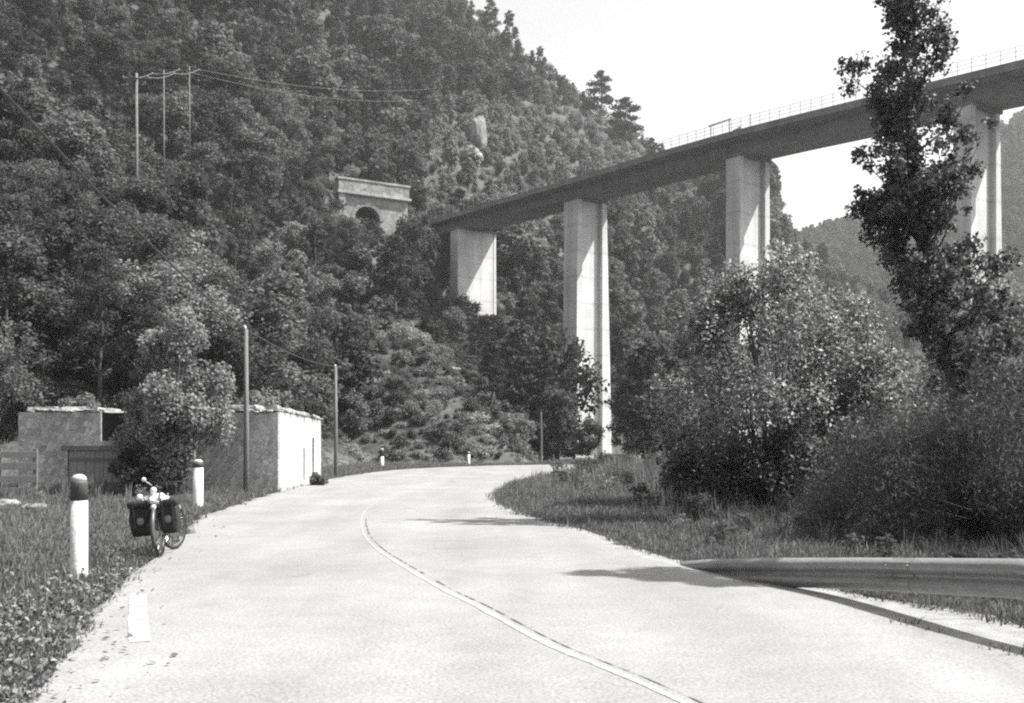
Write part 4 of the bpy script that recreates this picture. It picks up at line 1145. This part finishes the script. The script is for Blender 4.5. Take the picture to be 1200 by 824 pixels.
# right side beyond the bend
for i, (px, y, h, kind, lab, wd) in enumerate([(770, 105, 13, 'broad', 'leafy tree behind the silvery bush right of the tallest pier', 1.1), (740, 120, 9, 'broad', 'low leafy tree right of the tallest pier', 1.2),
                               (800, 118, 14, 'pine', 'dark pine between the two middle piers', 1.1), (985, 72, 8.8, 'broad', 'leafy tree seen above the right shoulder of the silvery bush', 1.0), (1025, 62, 7.6, 'pale', 'pale leafy tree between the silvery bush and the slender poplar', 1.1),
                               (1045, 80, 8.8, 'pale', 'hazy pale tree left of the slender poplar', 1.2), (1148, 46, 10.4, 'pale', 'pale leafy tree behind the slender poplar under the nearest pier', 0.85), (1205, 36, 5.6, 'broad', 'dark leafy tree at the right edge behind the feathery bush', 0.9),
                               (985, 100, 10, 'broad', 'far leafy tree behind the silvery bush', 1.1), (1090, 90, 9, 'broad', 'leafy tree standing behind the poplar trunk', 1.0), (860, 90, 11, 'broad', 'leafy tree hidden behind the silvery bush by the third pier', 1.2)]):
    plant_tree(kind, (px-600)/F*y, y, h, i*2.1, lab, None, i, wide=wd)
# far trees and undergrowth, uncountable
fv = [lod(k, 2)[i][1] for k in ('broad', 'pine', 'pale') for i in (0, 1)]
fk = {'broad': (0, 1), 'pine': (2, 3), 'spruce': (2, 3), 'pale': (4, 5)}
P = []; sc = []; ix = []
for (x, y, h, kind) in rest:
    P.append((x, y, hz(x, y)-0.4)); sc.append(h/BASEH[kind]); ix.append(fk[kind][int(rng.random()*2)])
n = len(P)
print('TREES', cnt, 'rest', n)
if n: scatter('forest', 'unbroken woods covering the upper hillside', fv, P, zrots(rng, n, 0.03), sc, ix)

# wood on the far valley side
m = 6500
y = 470+380*rng.random(m); x = (0.2+0.36*rng.random(m))*y; z = height(x, y); k = z > 3
fr_v = [make_broad(rng, 9.0, 3.8, 420, 1.1, 'leaf_mid', 16, 0.1)[1], make_pine(rng, 11.0, 3.2, 420, 1.0, 'leaf_mid')[1], make_broad(rng, 8.0, 3.8, 420, 1.1, 'leaf_mid', 16, 0.1)[1]]
scatter('far_forest', 'distant wood on the opposite valley side', fr_v, np.stack([x, y, z-0.5], -1)[k], zrots(rng, int(k.sum()), 0.03), (0.8+0.5*rng.random(m))[k], rng.choice(3, int(k.sum())))

# shrubs covering the slopes
sv = [make_shrub(rng, 1.6, 1.3, 700, 0.20, 'leaf_light'), make_shrub(rng, 2.0, 1.4, 800, 0.22, 'leaf_mid'), make_shrub(rng, 1.3, 1.2, 600, 0.18, 'leaf_sun'), make_shrub(rng, 1.8, 1.3, 700, 0.22, 'leaf_dark'), make_shrub(rng, 1.5, 1.2, 650, 0.2, 'leaf_mid')]
up = candidates(9000, 92, 126, -0.17, 0.04, 0.62, 0.7)+candidates(26000, 50, 240, -0.53, 0.30, 1.35, 2.3)+candidates(9000, 240, 420, -0.45, 0.42, 2.8, 3.4)
ux = np.array([p[0] for p in up]); uy = np.array([p[1] for p in up]); uz = height(ux, uy)
bank = (ux > -18) & (ux < 3.5) & (uy > 92) & (uy < 125)
k = (uz > 1.5) | (bank & (uz > 0.25))
u = (ux-PORT_A[0])*PORT_D[0]+(uy-PORT_A[1])*PORT_D[1]; w = (ux-PORT_A[0])*PORT_N[0]+(uy-PORT_A[1])*PORT_N[1]
k &= ~((u > -1) & (u < PORT_L+1) & (w > -9.5) & (w < 6))
ux, uy, uz, bank = ux[k], uy[k], uz[k], bank[k]; n = len(ux)
pxx = 600+ux/uy*F; pyy = HZ-(uz-HC)/uy*F
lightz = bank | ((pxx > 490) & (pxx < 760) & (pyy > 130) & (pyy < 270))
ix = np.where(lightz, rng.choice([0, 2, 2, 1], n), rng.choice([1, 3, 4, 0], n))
sc = (0.7+0.8*rng.random(n))*np.interp(uy, [50, 120, 250, 420], [0.8, 1.0, 1.5, 2.1]); sc = np.where(bank, sc*(0.22+0.75*rng.random(n)**2), sc)
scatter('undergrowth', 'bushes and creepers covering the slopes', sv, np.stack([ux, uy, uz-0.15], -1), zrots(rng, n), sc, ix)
print('UNDER', n)

# ------------------------------------------------------------------ near shrubs and trees, each by itself
def own_tree(name, label, cat, x, y, C, Q, n, L, W, leaf, stems, squash=0.9, updir=0.0, shell=0.45, seed=1, bark='bark'):
    r = np.random.default_rng(seed)
    g = thing(name, label, cat, (x, y, hz(x, y)))
    mb = MB()
    for pts_, rad in stems: mb.tube(pts_, rad, 7)
    mb.obj('trunk' if 'tree' in name or 'poplar' in name else 'stem', M[bark], g, True)
    part('crown', quad_mesh('crown', leaves(r, C, Q, n, L, W, squash, 0.5, shell, updir), M[leaf]), g)
    return g

# big silvery bush
r = np.random.default_rng(5); C = []; Q = []; stems = []
Hb, Rb = 6.2, 3.05
for i in range(95):
    h = 0.06+0.92*r.random(); prof = min(1, 0.62+0.9*h) if h < 0.4 else max(0.12, math.cos((h-0.4)/0.6*1.45))**0.8
    a = r.random()*6.283; rr = Rb*prof*(0.25+0.75*r.random()**0.6)
    c = (rr*math.cos(a)*1.05-0.1, rr*math.sin(a), h*Hb); C.append(c); Q.append(0.5+0.3*r.random())
    if i < 26: stems.append(([(0.25*math.cos(a), 0.25*math.sin(a), -0.1), (c[0]*0.45, c[1]*0.45, c[2]*0.55), c], [0.05, 0.03, 0.01]))
for i in range(22):      # spreading right-hand boughs
    a = r.random()*6.283; C.append((2.3+0.8*r.random()*math.cos(a), -0.3+0.8*math.sin(a), 1.6+2.4*r.random())); Q.append(0.4+0.2*r.random())
for dx, hh in ((-0.9, 5.9), (0.3, 6.5), (0.8, 6.3), (-1.9, 5.2), (2.0, 5.4), (0.0, 6.6)):     # shoots on top
    C.append((dx, 0.2*dx, hh)); Q.append(0.42); C.append((dx*0.9, 0, hh-0.6)); Q.append(0.5)
    stems.append(([(0, 0, 0), (dx*0.5, 0, hh*0.5), (dx, 0.2*dx, hh)], [0.05, 0.03, 0.008]))
own_tree('silvery_bush', 'big silvery-leaved bush on the inner verge in front of the viaduct', 'bush', 6.85, 26.5, C, Q, 46000, 0.115, 0.055, 'leaf_willow', stems, 0.95, 0.15, 0.5, 5)
# darker shrub round its foot
for k_, (x, y, Rr, Hh_, lab) in enumerate([(4.9, 25.6, 1.6, 2.2, 'dark low bush at the left foot of the silvery bush'), (6.2, 25.3, 1.7, 2.6, 'leafy low bush hiding the stems of the silvery bush'), (7.2, 24.6, 1.8, 1.9, 'dark low bush in front of the silvery bush'), (9.3, 24.0, 1.8, 3.0, 'dark bush between the silvery bush and the feathery bush'), (8.9, 27.5, 2.0, 4.2, 'leafy bush leaning on the right side of the silvery bush')]):
    r = np.random.default_rng(40+k_); C = []; Q = []; st = []
    for i in range(22):
        a = r.random()*6.283; rr = Rr*0.75*r.random()**0.6; h = Hh_*(0.12+0.75*r.random())*(1-0.35*rr/Rr)
        C.append((rr*math.cos(a), rr*math.sin(a), h)); Q.append(Rr*0.32)
        if i < 9: st.append(([(0, 0, -0.1), (rr*math.cos(a)*.5, rr*math.sin(a)*.5, h*.55), C[-1]], [0.03, 0.02, 0.006]))
    own_tree('leafy_bush', lab, 'bush', x, y, C, Q, 7000, 0.12, 0.06, 'leaf_mid' if k_ in (1, 4) else 'leaf_poplar', st, 0.9, 0, 0.5, 50+k_)

# slender poplar
r = np.random.default_rng(8); C = []; Q = []; stems = []
Hp = 11.9
def px_(h): return 1.0-0.15*h+0.12*math.sin(h*0.9)          # the stem leans and wanders
trunk = [(px_(h)*min(1, h/1.5+0.2) if h > 0 else 0.55, 0.1*math.sin(h), h) for h in (-0.2, 1, 2.5, 4, 5.5, 7, 8.5, 10, 11.2, Hp)]
stems.append((trunk, [0.14, 0.12, 0.11, 0.095, 0.08, 0.065, 0.05, 0.035, 0.02, 0.01]))
for i in range(74):
    h0 = 1.0+10.5*((i+r.random())/56) if i < 56 else 3.2+4.0*r.random(); a = r.random()*6.283
    wd = float(np.interp(h0, [1, 3, 5, 6.5, 7.5, 9, 10, 11.5], [1.4, 1.55, 1.4, 1.15, 1.25, 1.55, 1.25, 0.3]))*(0.65+0.5*r.random())
    rise = 0.9+0.9*r.random(); b0 = Vector((px_(h0), 0, h0)); tip = Vector((px_(h0)+wd*math.cos(a)+(0.3 if h0 < 5 else 0), wd*math.sin(a), h0+rise)); mid_ = b0.lerp(tip, 0.5)+Vector((0.12*math.cos(a), 0.12*math.sin(a), -0.12))
    stems.append(([b0, mid_, tip], [0.028, 0.016, 0.004]))
    for q_ in range(7):                                        # leaf sprays strung along the bough
        f_ = 0.12+0.92*(q_+r.random()*0.7)/7; p_ = b0.lerp(mid_, f_*2) if f_ < .5 else mid_.lerp(tip, f_*2-1)
        C.append((p_.x+0.14*r.normal(), p_.y+0.14*r.normal(), p_.z+0.14*r.normal())); Q.append(0.12+0.18*r.random())
own_tree('slender_poplar', 'tall slender dark poplar rising in front of the viaduct to the top edge', 'tree', 8.62, 21.5, C, Q, 33000, 0.10, 0.07, 'leaf_poplar', stems, 1.0, 0.0, 0.55, 8)

# feathery bush by the guardrail
r = np.random.default_rng(9); C = []; Q = []; stems = []
for i in range(70):
    a = r.random()*6.283; rr = 2.6*r.random()**0.6; h = 0.25+2.75*r.random()*(1-(rr/3.0)**2)
    C.append((rr*1.15*math.cos(a), rr*0.9*math.sin(a), h)); Q.append(0.55+0.25*r.random())
    if i < 20: stems.append(([(0, 0, -0.1), (rr*.4*math.cos(a), rr*.4*math.sin(a), h*.6), C[-1]], [0.03, 0.015, 0.004]))
own_tree('feathery_bush', 'rounded dark feathery bush behind the guardrail at the right edge', 'bush', 8.1, 17.0, C, Q, 95000, 0.11, 0.015, 'leaf_fine', stems, 0.95, 0.7, 0.5, 9)

# leafy bush in front of the hut
r = np.random.default_rng(10); C = []; Q = []; stems = []
for i in range(44):
    h = 0.05+0.93*r.random(); prof = math.sin(math.pi*(0.25+0.68*h))**0.7
    a = r.random()*6.283; rr = 1.8*prof*(0.2+0.8*r.random()**0.6)
    C.append((rr*math.cos(a)+0.5*(h-.5), rr*0.8*math.sin(a), h*5.6)); Q.append(0.42+0.25*r.random())
    if i < 22: stems.append(([(0.1*math.cos(a), 0.1*math.sin(a), -0.1), (C[-1][0]*.4, C[-1][1]*.4, C[-1][2]*.55), C[-1]], [0.045, 0.028, 0.008]))
C.append((0.3, 0, 5.9)); Q.append(0.3)
own_tree('leafy_bush', 'tall leafy bush growing against the front wall of the stone hut', 'bush', -10.9, 32.9, C, Q, 20000, 0.14, 0.09, 'leaf_light', stems, 0.95, 0.1, 0.5, 10)
for k_, (x, y, zb, Rr, Hh_, n_, lf, lab) in enumerate([(-7.75, 40.8, 0, 0.45, 0.55, 900, 'leaf_poplar', 'small dark plant at the foot of the whitewashed wall'),
                                        (-9.1, 36.8, 2.95, 0.75, 0.7, 1500, 'leaf_light', 'pale creeper tuft growing on the near roof corner of the hut'), (-9.3, 41.5, 2.95, 0.9, 0.7, 1500, 'leaf_mid', 'leafy creeper tuft growing along the far roof edge of the hut'),
                                        (-8.75, 37.6, 2.95, 0.8, 0.6, 1600, 'leaf_light', 'pale creeper hanging over the top of the whitewashed wall'), (-8.95, 44.5, 2.95, 0.8, 0.6, 1400, 'leaf_mid', 'dark creeper at the far end of the whitewashed wall top'),
                                        (-11.9, 32.2, 0, 0.9, 1.7, 3000, 'leaf_mid', 'low bush beside the wide door of the hut'), (-15.3, 36.5, 2.9, 0.7, 0.6, 1200, 'leaf_light', 'pale creeper tuft on the roof above the gate end of the hut')]):
    r = np.random.default_rng(70+k_); C = []; Q = []; st = []
    for i in range(12):
        a = r.random()*6.283; rr = Rr*0.8*r.random()**0.6; h = Hh_*(0.1+0.75*r.random())*(1-0.3*rr/Rr)
        C.append((rr*math.cos(a), rr*math.sin(a), h)); Q.append(Rr*0.33)
        st.append(([(0, 0, -0.05), (rr*math.cos(a)*.5, rr*math.sin(a)*.5, h*.55), C[-1]], [0.02, 0.012, 0.004]))
    g = own_tree('leafy_bush' if zb == 0 else 'roof_creeper', lab, 'bush' if zb == 0 else 'creeper', x, y, C, Q, n_, 0.13, 0.08, lf, st, 0.9, 0, 0.5, 80+k_)
    if zb: g.location.z = zb

# trees outside the frame on the right whose shade falls into the picture
r = np.random.default_rng(12); C = []; Q = []
for i in range(40):
    h = 4.5+7.0*((i+r.random())/40); a = r.random()*6.283; rr = 1.15*r.random()**0.5*min(1, (12.3-h)/2.0); C.append((rr*math.cos(a), rr*math.sin(a), h)); Q.append(0.22+0.22*r.random())
own_tree('slim_tree', 'slim leafy tree beyond the right edge that shades the road', 'tree', 9.6, 12.4, C, Q, 7000, 0.16, 0.13, 'leaf_poplar', [([(0, 0, -0.2), (0, 0, 6), (0, 0, 11.7)], [0.12, 0.08, 0.015])], 1.0, 0, 0.5, 12)
plant_tree('broad', 15.2, 19.5, 11.0, 1.4, 'unseen leafy tree added beyond the right edge to shade the feathery bush', None, 2, wide=0.7)  # added out of view to darken the feathery bush
plant_tree('broad', 18.5, 26.0, 11.0, 2.4, 'leafy tree beyond the right edge behind the poplar', None, 3, wide=0.8)

# ------------------------------------------------------------------ light, sky, camera
EL = math.radians(54); AZ = math.radians(2)      # azimuth from +X towards +Y
sd_ = Vector((math.cos(EL)*math.cos(AZ), math.cos(EL)*math.sin(AZ), math.sin(EL)))
sun = bpy.data.lights.new('sun', 'SUN'); sun.energy = 4.9; sun.angle = math.radians(0.5); sun.color = (1, 0.99, 0.975)
so = bpy.data.objects.new('sun', sun); COL.objects.link(so); so.rotation_euler = sd_.to_track_quat('Z', 'Y').to_euler(); so.location = (60, 10, 80)
w = bpy.data.worlds.new('World'); S.world = w; w.use_nodes = True
n = w.node_tree.nodes; l = w.node_tree.links
sky = n.new('ShaderNodeTexSky'); sky.sky_type = 'NISHITA'; sky.sun_disc = False
sky.sun_elevation = EL; sky.sun_rotation = math.pi/2-AZ; sky.air_density = 1.6; sky.dust_density = 2.5
bwn = n.new('ShaderNodeRGBToBW'); l.new(sky.outputs[0], bwn.inputs[0])     # black and white film sees the sky without hue
l.new(bwn.outputs[0], n['Background'].inputs['Color']); n['Background'].inputs['Strength'].default_value = 0.112

mb = MB(); mb.box(-750, 1350, -70, 1300, -3.5, 380)
hm = bpy.data.materials.new('valley_air'); hm.use_nodes = True; hn = hm.node_tree.nodes; hn.remove(hn['Principled BSDF'])
pv = hn.new('ShaderNodeVolumePrincipled'); pv.inputs['Color'].default_value = grey(0.95); pv.inputs['Density'].default_value = 0.0002; pv.inputs['Anisotropy'].default_value = 0.2
hm.node_tree.links.new(pv.outputs[0], hn['Material Output'].inputs['Volume'])
hz_o = mb.obj('haze', hm); tag(hz_o, 'thin summer haze filling the valley', kind='stuff')

cam = bpy.data.cameras.new('camera'); cam.sensor_width = 36; cam.lens = 36.0*F/1200; cam.shift_y = (HZ-412)/1200
cam.clip_end = 6000; cam.clip_start = 0.1
co = bpy.data.objects.new('camera', cam); COL.objects.link(co); co.location = (0, 0, HC); co.rotation_euler = (math.radians(90), 0, 0)
S.camera = co
S.render.engine = 'CYCLES'
S.cycles.max_bounces = 6; S.cycles.diffuse_bounces = 3; S.cycles.transmission_bounces = 4; S.cycles.transparent_max_bounces = 8
S.cycles.use_denoising = False; S.cycles.denoiser = 'OPENIMAGEDENOISE'; S.cycles.denoising_input_passes = 'RGB_ALBEDO_NORMAL'; S.cycles.denoising_prefilter = 'ACCURATE'
S.view_settings.view_transform = 'Standard'; S.view_settings.look = 'None'; S.view_settings.gamma = 1.0
S.view_settings.exposure = 1.25
S.cycles.pixel_filter_type = 'BLACKMAN_HARRIS'; S.cycles.filter_width = 2.2
